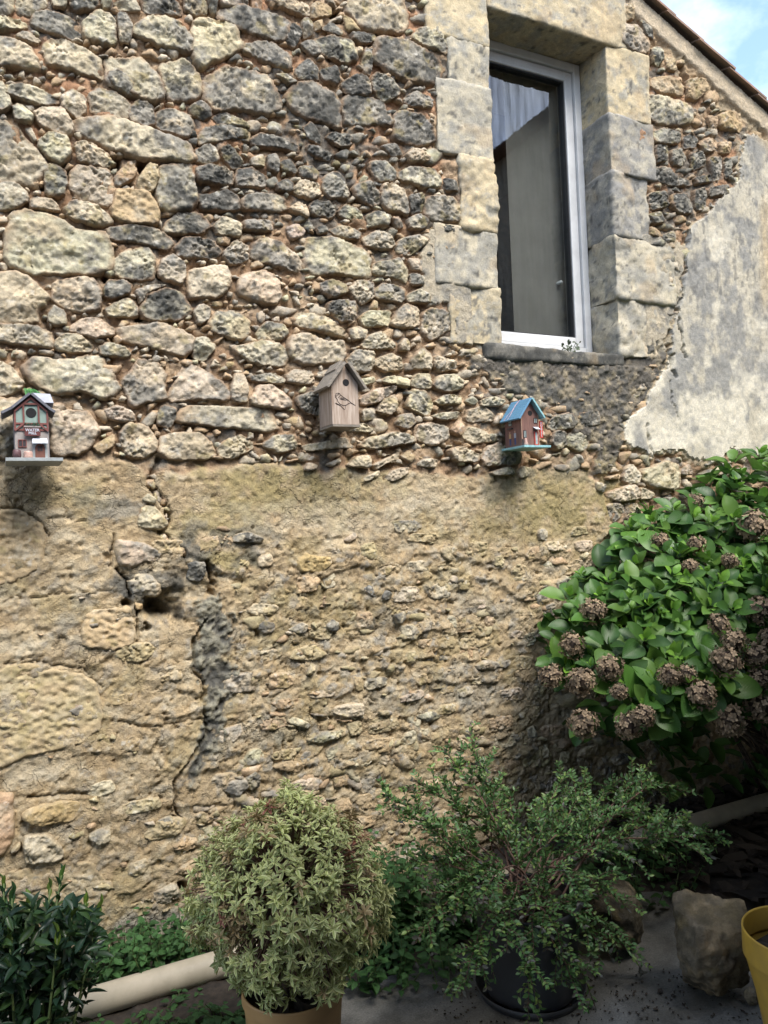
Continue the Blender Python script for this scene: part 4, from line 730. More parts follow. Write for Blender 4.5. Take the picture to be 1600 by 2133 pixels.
def frame_ring(mb, x0, x1, z0, z1, w, ya, yb, wb=None):
    wb = wb or w
    mb.box(((x0 + w / 2), (ya + yb) / 2, (z0 + z1) / 2), (w, yb - ya, z1 - z0)); mb.box(((x1 - w / 2), (ya + yb) / 2, (z0 + z1) / 2), (w, yb - ya, z1 - z0))
    mb.box(((x0 + x1) / 2, (ya + yb) / 2, z1 - w / 2), (x1 - x0 - 2 * w, yb - ya, w)); mb.box(((x0 + x1) / 2, (ya + yb) / 2, z0 + wb / 2), (x1 - x0 - 2 * w, yb - ya, wb))
def build_window():
    x0, x1, z0, z1 = XL - 0.01, XR - 0.004, ZB + 0.030, ZT - 0.002
    f = MB(); frame_ring(f, x0, x1, z0, z1, 0.042, RD - 0.01, RD + 0.06); w = f.build('window', M_PVC, stone_house, bevel=0.003)
    f = MB(); frame_ring(f, x0 + 0.036, x1 - 0.036, z0 + 0.036, z1 - 0.036, 0.012, RD + 0.012, RD + 0.03); f.build('rebate', M_PVC, w, bevel=0.002)
    f = MB(); frame_ring(f, x0 + 0.046, x1 - 0.046, z0 + 0.046, z1 - 0.046, 0.052, RD + 0.004, RD + 0.072); f.build('sash', M_PVC, w, bevel=0.006)
    f = MB(); frame_ring(f, x0 + 0.096, x1 - 0.096, z0 + 0.096, z1 - 0.096, 0.008, RD + 0.012, RD + 0.06); f.build('gasket', M_GASKET, w)
    f = MB(); f.box(((x0 + x1) / 2, RD + 0.034, (z0 + z1) / 2), (x1 - x0 - 0.196, 0.004, z1 - z0 - 0.196)); f.build('pane', M_GLASS, w)
    f = MB(); hx = x1 - 0.075; hz = zof(1175, 565)
    f.tube([(hx - 0.045, RD + 0.075, hz + 0.05), (hx - 0.05, RD + 0.115, hz + 0.05), (hx - 0.055, RD + 0.12, hz), (hx - 0.05, RD + 0.115, hz - 0.07)], 0.011, 10); f.build('handle', M_PVC, w, smooth=True)
    # a plain curtain hanging close behind the right part of the pane
    n = 60; cx0, cx1 = XL + 0.30, x1 - 0.006; xs = np.linspace(cx0, cx1, n); yy = RD + 0.10 + 0.005 * np.sin(xs * 17) + 0.002 * np.sin(xs * 53 + 1)
    f = MB(); f.add([(xs[k], yy[k], z) for z in (z0 + 0.02, z1 - 0.02) for k in range(n)], [(k, k + 1, n + k + 1, n + k) for k in range(n - 1)]); f.build('curtain', mat_plain('taupe_cloth', (0.165, 0.155, 0.138), 0.9, 0.12, 6), w, smooth=True)
    # the room behind: thick plastered reveal and dim walls
    mp_ = mat_plain('room_plaster', (0.42, 0.37, 0.30), 0.9, 0.1, 5); md = mat_plain('room_dark_wall', (0.10, 0.10, 0.105), 0.9, 0.3, 3)
    f = MB(); f.box((XR + 0.05, RD + 0.335, (ZB + ZT) / 2), (0.11, 0.48, ZT - ZB + 0.3)); f.build('inner_reveal', mp_, w)
    f = MB(); f.box((XL - 0.05, RD + 0.335, (ZB + ZT) / 2), (0.11, 0.48, ZT - ZB + 0.3)); f.build('inner_reveal', mp_, w)
    f = MB(); f.box(((XL + XR) / 2, RD + 0.335, ZT + 0.04), (XR - XL - 0.02, 0.48, 0.08)); f.build('inner_reveal', mp_, w)
    f = MB(); f.box(((XL + XR) / 2, RD + 0.335, ZB - 0.03), (XR - XL - 0.02, 0.48, 0.07)); f.build('inner_sill', mp_, w)
    f = MB()
    for c, d in (((2.5, 4.2, 2.6), (7, 0.1, 3.6)), ((-0.9, 2.4, 2.6), (0.1, 3.6, 3.6)), ((5.4, 2.4, 2.6), (0.1, 3.6, 3.6)), ((2.2, 2.4, 4.15), (7, 3.7, 0.1)), ((2.2, 2.4, 0.85), (7, 3.7, 0.1)),
                 ((0.2, 0.62, 2.5), (2.6 + 2 * (XL - 1.6), 0.1, 3.4)), ((XR + 1.35, 0.62, 2.5), (2.5, 0.1, 3.4))):
        f.box(c, d)
    f.build('room', md, w)
build_window()

# ------------------------------------------------------------------ roof edge: tiles lying over the wall head
M_TILE = mat_plain('clay_tile', (0.33, 0.21, 0.15), 0.85, 0.3, 14, bump=0.5, c2=(0.20, 0.145, 0.115))
def build_roof():
    roof = MB(); ang = math.atan(SLOPE); M = Matrix.Rotation(-ang, 3, 'Y'); xm, L = 2.4, 6.4
    roof.box((xm, 2.06, float(verge_z(xm)) + 0.012), (L, 3.9, 0.02), M); ro = roof.build('roof', M_TILE, stone_house)
    r = random.Random(4); x = VX0 - 1.5; ca, sa = math.cos(ang), math.sin(ang)
    while x < 5.6:                                                       # each tile is a shallow trough turned down, lapped over the next lower one
        ln = 0.31 + r.uniform(-0.02, 0.02); ov = 0.052 + r.uniform(-0.010, 0.010); n = 7; V = []; lift = 0.022 + r.uniform(-0.003, 0.003)
        for s_, lf in ((0.0, lift - 0.014), (ln, lift)):
            for j in range(n + 1):
                u = j / n; y = -ov + 0.26 * u; hump = 0.030 * math.sin(math.pi * min(1, u * 1.15 + 0.08)) 
                for th in (0.0, 0.014):
                    d = lf + hump + th + r.uniform(-0.001, 0.001); V.append((x + s_ * ca - d * sa * -1 * 0 + d * -sa, y, verge_z(x) + s_ * sa + d * ca))
        Fs = []; m = 2 * (n + 1)
        for j in range(n):
            for t in (0, 1): Fs.append((2 * j + t, 2 * j + 2 + t, m + 2 * j + 2 + t, m + 2 * j + t))
            Fs.append((2 * j, 2 * j + 2, 2 * j + 3, 2 * j + 1)); Fs.append((m + 2 * j, m + 2 * j + 1, m + 2 * j + 3, m + 2 * j + 2))
        Fs += [(0, 1, m + 1, m), (2 * n, 2 * n + 1, m + 2 * n + 1, m + 2 * n)]
        mb = MB(); mb.add(V, Fs); mb.build('roof_tile', M_TILE, ro, bevel=0.002); x += 0.235
build_roof()
# ------------------------------------------------------------------ ground, soil and what stands round the courtyard, and an added shade canopy
def mat_concrete():
    m, nt, bs, N, L = new_mat('concrete'); tc = N('ShaderNodeTexCoord')
    def noise(sc, det=6, ro=0.6):
        n = N('ShaderNodeTexNoise'); n.inputs['Scale'].default_value = sc; n.inputs['Detail'].default_value = det; n.inputs['Roughness'].default_value = ro; L(tc.outputs['Object'], n.inputs['Vector']); return n
    a, b, c = noise(2.2), noise(14, 8, 0.7), noise(160, 4)
    ra = ramp(N, 0.36, (0.085, 0.08, 0.068), 0.62, (0.185, 0.185, 0.178)); L(a.outputs['Fac'], ra.inputs['Fac'])
    rb = ramp(N, 0.32, (0.62, 0.63, 0.62), 0.66, (1.2, 1.19, 1.16)); L(b.outputs['Fac'], rb.inputs['Fac']); rc = ramp(N, 0.3, (0.7,) * 3, 0.7, (1.25,) * 3); L(c.outputs['Fac'], rc.inputs['Fac'])
    x = N('ShaderNodeMix'); x.data_type = 'RGBA'; x.blend_type = 'MULTIPLY'; x.inputs[0].default_value = 1; y = N('ShaderNodeMix'); y.data_type = 'RGBA'; y.blend_type = 'MULTIPLY'; y.inputs[0].default_value = 1
    L(ra.outputs['Color'], x.inputs[6]); L(rb.outputs['Color'], x.inputs[7]); L(x.outputs[2], y.inputs[6]); L(rc.outputs['Color'], y.inputs[7]); L(y.outputs[2], bs.inputs['Base Color']); bs.inputs['Roughness'].default_value = 0.9
    bp = N('ShaderNodeBump'); bp.inputs['Strength'].default_value = 0.5; bp.inputs['Distance'].default_value = 0.004; L(b.outputs['Fac'], bp.inputs['Height'])
    b2 = N('ShaderNodeBump'); b2.inputs['Strength'].default_value = 0.4; b2.inputs['Distance'].default_value = 0.002; L(c.outputs['Fac'], b2.inputs['Height']); L(bp.outputs['Normal'], b2.inputs['Normal']); L(b2.outputs['Normal'], bs.inputs['Normal'])
    return m
M_CONC = mat_concrete()
M_SOIL = mat_plain('soil', (0.05, 0.038, 0.028), 0.95, 0.4, 40, bump=1.0, c2=(0.02, 0.016, 0.012))
def build_ground():
    g = MB(); g.box((0, 0, -0.05), (120, 120, 0.1)); tag(g.build('ground', M_CONC), kind='structure')
    xs = np.arange(-1.7, 5.6, 0.03); ys = np.arange(-0.66, 0.02, 0.03); X, Y = np.meshgrid(xs, ys)
    P = np.stack([X.ravel(), Y.ravel()], 1); edge = -0.60 + 0.05 * fbm(P * 3, 3, 5) 
    ed = np.minimum(1, np.clip((P[:, 1] - edge) / 0.10, -0.3, 1)); z = 0.045 * ed + 0.016 * fbm(P * 14, 4, 6)
    # wider to the right, where litter has gathered
    nx = len(xs); i = np.arange(nx - 1)[None, :] + nx * np.arange(len(ys) - 1)[:, None]; Q = np.stack([i, i + 1, i + nx + 1, i + nx], -1).reshape(-1, 4)
    Yw = P[:, 1] * (1 + 0.95 * sstep(2.25, 2.75, P[:, 0]))
    tag(obj('soil_bed', raw_mesh('soil_bed', np.stack([P[:, 0], Yw, z - 0.012], 1), Q), M_SOIL), kind='structure')
    r = np.random.default_rng(12); V, Fs, C = [], [], []                   # crumbs of soil and dead leaves
    for k in range(1250):
        if k < 900: x, y = r.uniform(2.4, 4.6), r.uniform(-1.1, -0.05); s = r.uniform(0.008, 0.035)
        else:
            p = on_z(r.uniform(900, 1600), r.uniform(2010, 2133)); x, y = p[0], p[1]; s = r.uniform(0.0015, 0.005) * (1 if r.random() < .94 else 2)
        a = r.uniform(0, 6.28); b = len(V); h = 0.05 if k < 900 else 0.004; el = r.uniform(1, 3.2) if k < 900 else 1.3
        for j in range(5):
            t = a + j * 1.257; u = np.array((math.cos(j * 1.257) * s * el, math.sin(j * 1.257) * s))
            V.append((x + u[0] * math.cos(a) - u[1] * math.sin(a), y + u[0] * math.sin(a) + u[1] * math.cos(a), h + r.uniform(0, s * 0.8)))
        V.append((x, y, h - 0.002)); Fs += [[b + j, b + (j + 1) % 5, b + 5] for j in range(5)]
        c = np.array((0.026, 0.019, 0.013)) * r.uniform(0.5, 2.2); C += [c] * 6
    o = obj('leaf_litter', raw_mesh('leaf_litter', V, Fs, C, smooth=False), mat_vcol('litter', 0.9)); tag(o, 'dark crumbs of soil and dead leaves strewn over bed and concrete', 'leaf litter', kind='stuff')
build_ground()
M_HOUSE = mat_plain('pale_render', (0.36, 0.33, 0.28), 0.9, 0.12, 1.5); M_SHUTTER = mat_plain('shutter_paint', (0.16, 0.2, 0.22), 0.6, 0.1, 4); M_BEAM = mat_plain('dark_timber', (0.10, 0.075, 0.055), 0.8, 0.3, 8, stretch=(1, 6, 6))
def far_house(label, x0, x1, y0, y1, h, rise, face):
    t = thing('neighbouring_house', label, 'house', ((x0 + x1) / 2, (y0 + y1) / 2, 0)); hx, hy = (x1 - x0) / 2, (y1 - y0) / 2
    m = MB(); m.box((0, 0, h / 2), (2 * hx, 2 * hy, h)); m.build('wall', M_HOUSE, t)
    m = MB()
    if face == 'y':
        m.add([(-hx - .3, -hy - .3, h), (hx + .3, -hy - .3, h), (hx + .3, hy + .3, h), (-hx - .3, hy + .3, h), (-hx - .3, 0, h + rise), (hx + .3, 0, h + rise)], [(0, 1, 5, 4), (2, 3, 4, 5), (0, 4, 3), (1, 2, 5), (0, 3, 2, 1)])
    else:
        m.add([(-hx - .3, -hy - .3, h), (hx + .3, -hy - .3, h), (hx + .3, hy + .3, h), (-hx - .3, hy + .3, h), (0, -hy - .3, h + rise), (0, hy + .3, h + rise)], [(0, 4, 5, 3), (1, 2, 5, 4), (0, 1, 4), (2, 3, 5), (0, 3, 2, 1)])
    m.build('roof', M_TILE, t)
    for k in range(3):
        for zz in (1.1, 3.9):
            m = MB()
            if face == 'y': m.box((-hx + (k + 0.5) * 2 * hx / 3, hy + 0.02, zz + 0.7), (0.9, 0.06, 1.4))
            else: m.box((-hx - 0.02, -hy + (k + 0.5) * 2 * hy / 3, zz + 0.7), (0.06, 0.9, 1.4))
            m.build('shutter', M_SHUTTER, t)
    return t
far_house('long pale house across the courtyard, mirrored in the window', -7, 5.6, -15.5, -8.4, 5.4, 1.5, 'y')
far_house('tall pale house closing the right end of the courtyard', 7.2, 15, -13, -1.0, 7.2, 1.4, 'x')
def canopy():  # unseen roof, added only to darken the ground and foot of the wall
    t = thing('added_shade_canopy', 'unseen timber canopy added behind the viewer to shade the ground and lower wall', 'canopy', (1.2, -4.9, 0))
    yf, yb, x0, x1 = CAN_Y + 4.9, -3.5, -4.6, 4.6
    m = MB(); m.box(((x0 + x1) / 2, (yf + yb) / 2, CAN_Z + 0.10), (x1 - x0, yf - yb, 0.05)); m.build('deck', M_BEAM, t)
    m = MB(); m.box(((x0 + x1) / 2, yf - 0.12, CAN_Z - 0.02), (x1 - x0, 0.10, 0.18)); m.build('beam', M_BEAM, t)
    for x in (x0 + 0.1, x1 - 0.1):
        m = MB(); m.box((x, yf - 0.12, (CAN_Z - 0.11) / 2), (0.12, 0.12, CAN_Z - 0.11)); m.build('post', M_BEAM, t)
        m = MB(); m.box((x, yb + 0.12, (CAN_Z + 0.06) / 2), (0.12, 0.12, CAN_Z + 0.06)); m.build('post', M_BEAM, t)
CAN_Y, CAN_Z = -2.48, 2.95
canopy()

# ------------------------------------------------------------------ birdhouses hanging on the wall
def wood(name, c, c2, stretch=(14, 14, 1.2), scale=9, rough=0.75, bump=0.35): return mat_plain(name, c, rough, 0.2, scale, bump=bump, c2=c2, stretch=stretch)
M_WGREY = wood('weathered_wood', (0.48, 0.395, 0.33), (0.25, 0.18, 0.135), scale=6); M_WROOF = wood('weathered_roof_wood', (0.27, 0.235, 0.195), (0.15, 0.135, 0.115), (3, 14, 14))
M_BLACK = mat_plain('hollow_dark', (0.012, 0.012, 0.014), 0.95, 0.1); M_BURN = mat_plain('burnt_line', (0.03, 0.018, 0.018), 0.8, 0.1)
M_SLATE = mat_plain('slate_paint', (0.115, 0.12, 0.145), 0.6, 0.25, 60); M_SLATE2 = mat_plain('blue_grey_paint', (0.25, 0.27, 0.34), 0.5, 0.12, 60); M_SIDE = mat_plain('grey_side_paint', (0.15, 0.15, 0.17), 0.7, 0.2, 40)
M_GREENP = mat_plain('sage_paint', (0.22, 0.30, 0.27), 0.7, 0.12, 60); M_TIMB = mat_plain('oxblood_paint', (0.16, 0.052, 0.045), 0.65, 0.25, 60); M_STUCCO = mat_plain('pink_grey_paint', (0.29, 0.262, 0.25), 0.8, 0.15, 80)
M_WHITE = mat_plain('white_paint', (0.50, 0.53, 0.60), 0.5, 0.08, 40); M_SIGN = mat_plain('maroon_paint', (0.10, 0.025, 0.025), 0.6, 0.15, 40); M_BASE = mat_plain('pale_blue_grey_paint', (0.30, 0.33, 0.34), 0.65, 0.15, 60, bump=0.2)
M_BARREL = mat_plain('barrel_brown', (0.10, 0.05, 0.055), 0.5, 0.4, 60); M_SACK = mat_plain('sack_pink', (0.46, 0.30, 0.25), 0.8, 0.25, 90); M_STRAW = mat_plain('green_bristle', (0.14, 0.38, 0.13), 0.6, 0.3, 90)
M_BLUE = wood('blue_roof_paint', (0.13, 0.30, 0.46), (0.09, 0.22, 0.36), (3, 14, 14)); M_CYAN = mat_plain('pale_cyan_paint', (0.24, 0.46, 0.50), 0.6, 0.15, 50); M_REDW = wood('red_brown_wood', (0.22, 0.11, 0.09), (0.12, 0.065, 0.055), (16, 16, 1.5))
M_RED = mat_plain('red_paint', (0.52, 0.07, 0.05), 0.5, 0.1, 40); M_GLASSB = mat_plain('painted_glass', (0.30, 0.36, 0.36), 0.4, 0.25, 60); M_PANE = mat_plain('dark_pane', (0.045, 0.04, 0.045), 0.4, 0.2, 60)
M_STRING = mat_plain('string', (0.55, 0.42, 0.48), 0.9, 0.2, 90); M_SKIN = mat_plain('painted_skin', (0.42, 0.26, 0.19), 0.7, 0.1); M_JEAN = mat_plain('painted_blue', (0.05, 0.07, 0.17), 0.7, 0.1); M_SHIRT = mat_plain('painted_shirt', (0.36, 0.38, 0.44), 0.7, 0.1); M_OCHR = mat_plain('painted_tan', (0.46, 0.30, 0.16), 0.7, 0.1)
def text_mesh(name, s, size, mat, parent, loc, depth=0.0006):
    cu = bpy.data.curves.new('t', 'FONT'); cu.body = s; cu.size = size; cu.align_x = 'CENTER'; cu.align_y = 'CENTER'; cu.extrude = depth; cu.space_line = 0.8; cu.offset = size * 0.02
    o = bpy.data.objects.new('t', cu); col.objects.link(o); dg = bpy.context.evaluated_depsgraph_get(); dg.update()
    me = bpy.data.meshes.new_from_object(o.evaluated_get(dg)); bpy.data.objects.remove(o); me.name = name
    me.materials.clear(); t = obj(name, me, mat, parent); t.rotation_euler = (math.pi / 2, 0, 0); t.location = loc; return t
def gable(w, he, ha, y0, y1): return [(-w / 2, 0), (w / 2, 0), (w / 2, he), (0, ha), (-w / 2, he)]
def roof_slab(m, x0, z0, x1, z1, th, y0, y1):
    d = np.array((x1 - x0, z1 - z0)); d /= np.linalg.norm(d); n = np.array((-d[1], d[0])); n = n if n[1] > 0 else -n
    m.prism([(x0, z0), (x1, z1), (x1 + n[0] * th, z1 + n[1] * th), (x0 + n[0] * th, z0 + n[1] * th)], y0, y1)

def wooden_birdhouse():
    pb = at(720, 884, -0.17); pl = at(692, 860, -0.17)[0]; prr = at(748, 860, -0.17)[0]; ze = at(735, 800, -0.17)[2]; za = at(716, 760, -0.17)[2]
    w = prr - pl; he = ze - pb[2]; ha = za - pb[2]; D = 0.11
    t = thing('birdhouse', 'plain weathered wooden birdhouse with a bird drawn below its round hole', 'birdhouse', ((pl + prr) / 2, -0.17, pb[2]), group='birdhouses hanging on the stone wall')
    m = MB(); m.prism(gable(w, he, ha, 0, 0), 0, 0.014); m.build('front_board', M_WGREY, t, bevel=0.0015)
    for s in (-1, 1):
        m = MB(); m.box((s * (w / 2 - 0.007), 0.014 + D / 2, he / 2 - 0.004), (0.014, D, he - 0.01)); m.build('side_board', M_WGREY, t, bevel=0.0015)
    m = MB(); m.prism(gable(w, he, ha, 0, 0), D + 0.0145, D + 0.026); m.build('back_board', M_WGREY, t)
    m = MB(); m.box((0, D / 2 + 0.01, -0.005), (w + 0.002, D + 0.03, 0.009)); m.build('floor_board', M_WROOF, t)
    e = 0.021; k = (ha - he) / (w / 2)
    for s in (-1, 1):
        m = MB(); roof_slab(m, 0.0 if s < 0 else 0.006, ha + 0.003, s * (w / 2 + e), he - k * e + 0.003, 0.011, -0.028, D + 0.02); o = m.build('roof_board', M_WROOF, t, bevel=0.0015)
    m = MB(); roof_slab(m, 0.0, ha + 0.016, -0.030, ha + 0.016 - 0.030 * k, 0.008, 0.008, D + 0.015); m.build('ridge_board', M_WROOF, t, bevel=0.0012)
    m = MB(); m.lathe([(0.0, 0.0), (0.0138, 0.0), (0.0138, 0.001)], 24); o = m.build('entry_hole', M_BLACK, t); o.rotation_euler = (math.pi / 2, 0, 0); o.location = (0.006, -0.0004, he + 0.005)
    S = w / 0.118                                                       # the bird, drawn as burnt lines
    def P(x, z): return ((x - 945) / 590 * w, -0.0006, (1525 - z) / 610 * (he * 0.68) )
    lines = [([(735, 935), (728, 900), (745, 855), (790, 838), (830, 850), (845, 880), (930, 940), (1000, 980), (1070, 1040), (1165, 1100)], 1.0),
             ([(735, 935), (770, 970), (785, 1030), (830, 1085), (900, 1110), (960, 1100), (1010, 1065), (1060, 1045), (1165, 1100)], 1.3), ([(735, 930), (790, 890), (830, 850)], 0.9), ([(790, 945), (830, 905), (845, 880)], 1.2),
             ([(740, 900), (780, 870), (810, 850)], 0.8), ([(820, 950), (870, 940), (940, 950), (1000, 1010)], 0.8), ([(830, 970), (890, 985), (960, 1000)], 0.8), ([(850, 960), (930, 970)], 1.4),
             ([(725, 1060), (800, 1090), (860, 1140), (920, 1200)], 1.2), ([(740, 1080), (830, 1120)], 0.8), ([(950, 1110), (935, 1195)], 0.8), ([(840, 1090), (830, 1115)], 1.0)]
    m = MB()
    for pts, r_ in lines: m.tube([P(*p) for p in pts], 0.0009 * r_, 6)
    m.build('bird_drawing', M_BURN, t)
    m = MB(); m.tube([(-w / 2 + 0.02, 0.03, 0), (-w / 2 + 0.02, 0.03, -0.008)], 0.002, 6); m.build('nail', M_BURN, t)
wooden_birdhouse()

def mill_birdhouse():
    Y = -0.175; pb = at(67, 957, Y); pl = at(30, 920, Y)[0]; pr_ = at(103, 920, Y)[0]; ze = at(100, 858, Y)[2]; za = at(64, 824, Y)[2]
    w = pr_ - pl; he = ze - pb[2]; ha = za - pb[2]; D = 0.13
    t = thing('birdhouse', 'painted birdhouse shaped like a half timbered water mill with sign and arched door', 'birdhouse', ((pl + pr_) / 2, Y, pb[2]), group='birdhouses hanging on the stone wall')
    m = MB(); m.prism(gable(w, he, ha, 0, 0), 0.004, D); m.build('body', M_SIDE, t)
    zs = at(60, 897, Y)[2] - pb[2]                                       # top of the stucco storey
    m = MB(); m.box((0, 0.0015, zs / 2), (w - 0.004, 0.005, zs)); m.build('lower_front', M_STUCCO, t)
    m = MB(); m.prism([(-w / 2 + 0.002, zs), (w / 2 - 0.002, zs), (w / 2 - 0.002, he), (0, ha - 0.003), (-w / 2 + 0.002, he)], -0.001, 0.004); m.build('upper_front', M_GREENP, t)
    b = 0.0058; zt = zs + (he - zs) * 0.36; u = w / 2 - 0.004; k = (ha - he) / (w / 2); zc = ha - 0.5 * (ha - he) - 0.002; v = w * 0.215
    beams = [((-u, zs + 0.002), (u, zs + 0.002)), ((-u, zt), (u, zt)), ((-u, zs), (-u, he)), ((u, zs), (u, he)), ((-v, zs), (-v, zc)), ((v, zs), (v, zc)), ((-v, zc), (v, zc)), ((-u, he), (0, ha - 0.008)), ((u, he), (0, ha - 0.008)), ((-u, zs), (-v, zt)), ((u, zs), (v, zt))]
    for k_, (p, q) in enumerate(beams):
        p, q = np.array(p), np.array(q); d = q - p; L = np.linalg.norm(d); a = math.atan2(d[1], d[0])
        m = MB(); m.box(((p[0] + q[0]) / 2, -0.003 - 0.0004 * k_, (p[1] + q[1]) / 2), (L + b * 0.7, 0.003, b), Matrix.Rotation(-a, 3, 'Y')); m.build('timber_beam', M_TIMB, t)
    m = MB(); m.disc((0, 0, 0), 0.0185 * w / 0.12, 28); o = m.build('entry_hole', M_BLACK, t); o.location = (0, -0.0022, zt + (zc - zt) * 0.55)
    th = 0.008
    m = MB(); roof_slab(m, 0.0, ha + 0.002, -w / 2 - 0.002, he + 0.006, th, -0.018, D); roof_slab(m, -w / 2 - 0.002, he + 0.006, -w / 2 - 0.034, he - 0.012, th, -0.018, D); m.build('roof_slope', M_SLATE, t)
    m = MB(); roof_slab(m, 0.0, ha + 0.0022, w / 2 + 0.002, he + 0.006, th, -0.0181, D); roof_slab(m, w / 2 + 0.002, he + 0.006, w / 2 + 0.018, he - 0.005, th, -0.018, D); m.build('roof_slope', M_SLATE, t)
    m = MB(); m.add([(0.004, 0.002, ha + 0.010), (w / 2 + 0.008, 0.002, ha + 0.008), (w / 2 + 0.017, -0.012, ha - 0.024), (0.03, -0.012, ha - 0.024), (0.004, 0.06, ha + 0.012), (w / 2 + 0.008, 0.06, ha + 0.010), (w / 2 + 0.017, 0.06, ha - 0.030), (0.03, 0.06, ha - 0.030)],
                    [(0, 1, 2, 3), (4, 7, 6, 5), (0, 4, 5, 1), (1, 5, 6, 2), (2, 6, 7, 3), (3, 7, 4, 0)]); m.build('dormer_roof', M_SLATE2, t)
    m = MB(); m.box((0.004, D / 2 - 0.035, -0.006), (w + 0.065, D + 0.07, 0.011)); m.build('base_plank', M_BASE, t, bevel=0.001)
    sg = MB(); sg.box((0, 0, 0), (0.048, 0.006, 0.026)); o = sg.build('sign', M_SIGN, t); o.location = (0.002, -0.012, zs - 0.006)
    text_mesh('lettering', 'WATER\nMILL', 0.0125, M_WHITE, o, (0, -0.0036, 0.0008))
    fl = MB(); fl.box((0.002, -0.007, zs + 0.0125), (0.05, 0.007, 0.005)); fl.build('flower_box', M_STUCCO, t)
    r = random.Random(3); fl = MB()
    for k_ in range(26):
        x = r.uniform(-0.022, 0.026); z = zs + 0.016 + r.uniform(0, 0.009); fl.box((x, -0.008 + r.uniform(-.003, .002), z), (0.003, 0.002, 0.004), Matrix.Rotation(r.uniform(0, 3), 3, 'Y'))
    fl.build('flower_box_greenery', mat_plain('painted_leaves', (0.02, 0.06, 0.03), 0.7, 0.5, 200), t)
    wx, wz, ws = -w / 2 + 0.024, zs * 0.55, 0.026
    m = MB(); frame_ring(m, wx - ws / 2, wx + ws / 2, wz - ws / 2, wz + ws / 2, 0.0025, -0.005, 0.0); m.box((wx, -0.0045, wz), (0.0022, 0.004, ws - 0.004)); wn = m.build('little_window', M_TIMB, t)
    m = MB(); m.box((wx, -0.002, wz), (ws - 0.004, 0.002, ws - 0.004)); m.build('pane', M_PANE, wn)
    dx, dw, dh = w / 2 - 0.030, 0.030, 0.052
    arch = lambda hw, hh: [(dx - hw, 0), (dx + hw, 0)] + [(dx + hw * math.cos(a), hh - hw + hw * math.sin(a)) for a in np.linspace(0, math.pi, 13)]
    m = MB(); m.box((dx, -0.004, dh * 0.54), (0.046, 0.007, dh * 1.08)); m.build('porch', M_BASE, t)
    m = MB(); m.prism(arch(dw / 2, dh), -0.0105, -0.0076); dr = m.build('door', mat_plain('door_brown', (0.13, 0.05, 0.035), 0.6, 0.2, 60), t)
    for sx in (-1, 1):
        for sz in (0, 1):
            m = MB(); m.box((dx + sx * 0.0042, -0.0109, dh * 0.60 + sz * 0.009), (0.0065, 0.0012, 0.0072)); m.build('pane', M_PANE, dr)
    m = MB(); m.add([(dx - 0.022, -0.006, dh * 1.06 + 0.016), (dx + 0.022, -0.006, dh * 1.06 + 0.016), (dx + 0.024, -0.027, dh * 1.06), (dx - 0.024, -0.027, dh * 1.06), (dx - 0.022, -0.006, dh * 1.06 + 0.010), (dx + 0.022, -0.006, dh * 1.06 + 0.010), (dx + 0.024, -0.027, dh * 1.06 - 0.004), (dx - 0.024, -0.027, dh * 1.06 - 0.004)],
                    [(0, 1, 2, 3), (4, 7, 6, 5), (0, 4, 5, 1), (1, 5, 6, 2), (2, 6, 7, 3), (3, 7, 4, 0)]); m.build('porch_roof', M_WHITE, t)
    m = MB(); m.lathe([(0.0, 0), (0.0105, 0), (0.0135, 0.012), (0.0125, 0.024), (0.0105, 0.030), (0.0, 0.030)], 20, (-w / 2 + 0.006, -0.022, 0)); m.build('barrel', M_BARREL, t, smooth=True)
    m = MB(); m.lathe([(0.0, 0), (0.015, 0.001), (0.0145, 0.008), (0.0135, 0.013), (0.014, 0.019), (0.012, 0.025), (0.0, 0.027)], 16, (-w / 2 + 0.040, -0.020, 0)); m.build('sack', M_SACK, t, smooth=True)
    m = MB()
    for k_ in range(160):
        a = r.uniform(-0.2, 1.15); b_ = r.uniform(0.06, 0.11); x = r.uniform(-0.012, 0.004); m.tube([(x, b_, ha - 0.02), (x + 0.022 * math.sin(a), b_ + r.uniform(-.004, .004), ha + 0.026 + 0.010 * math.cos(a)), (x + 0.046 * math.sin(a), b_ + r.uniform(-.006, .006), ha + 0.004 + 0.024 * math.cos(a))], 0.0008, 4)
    m.build('green_bristle_tuft', M_STRAW, t)
mill_birdhouse()

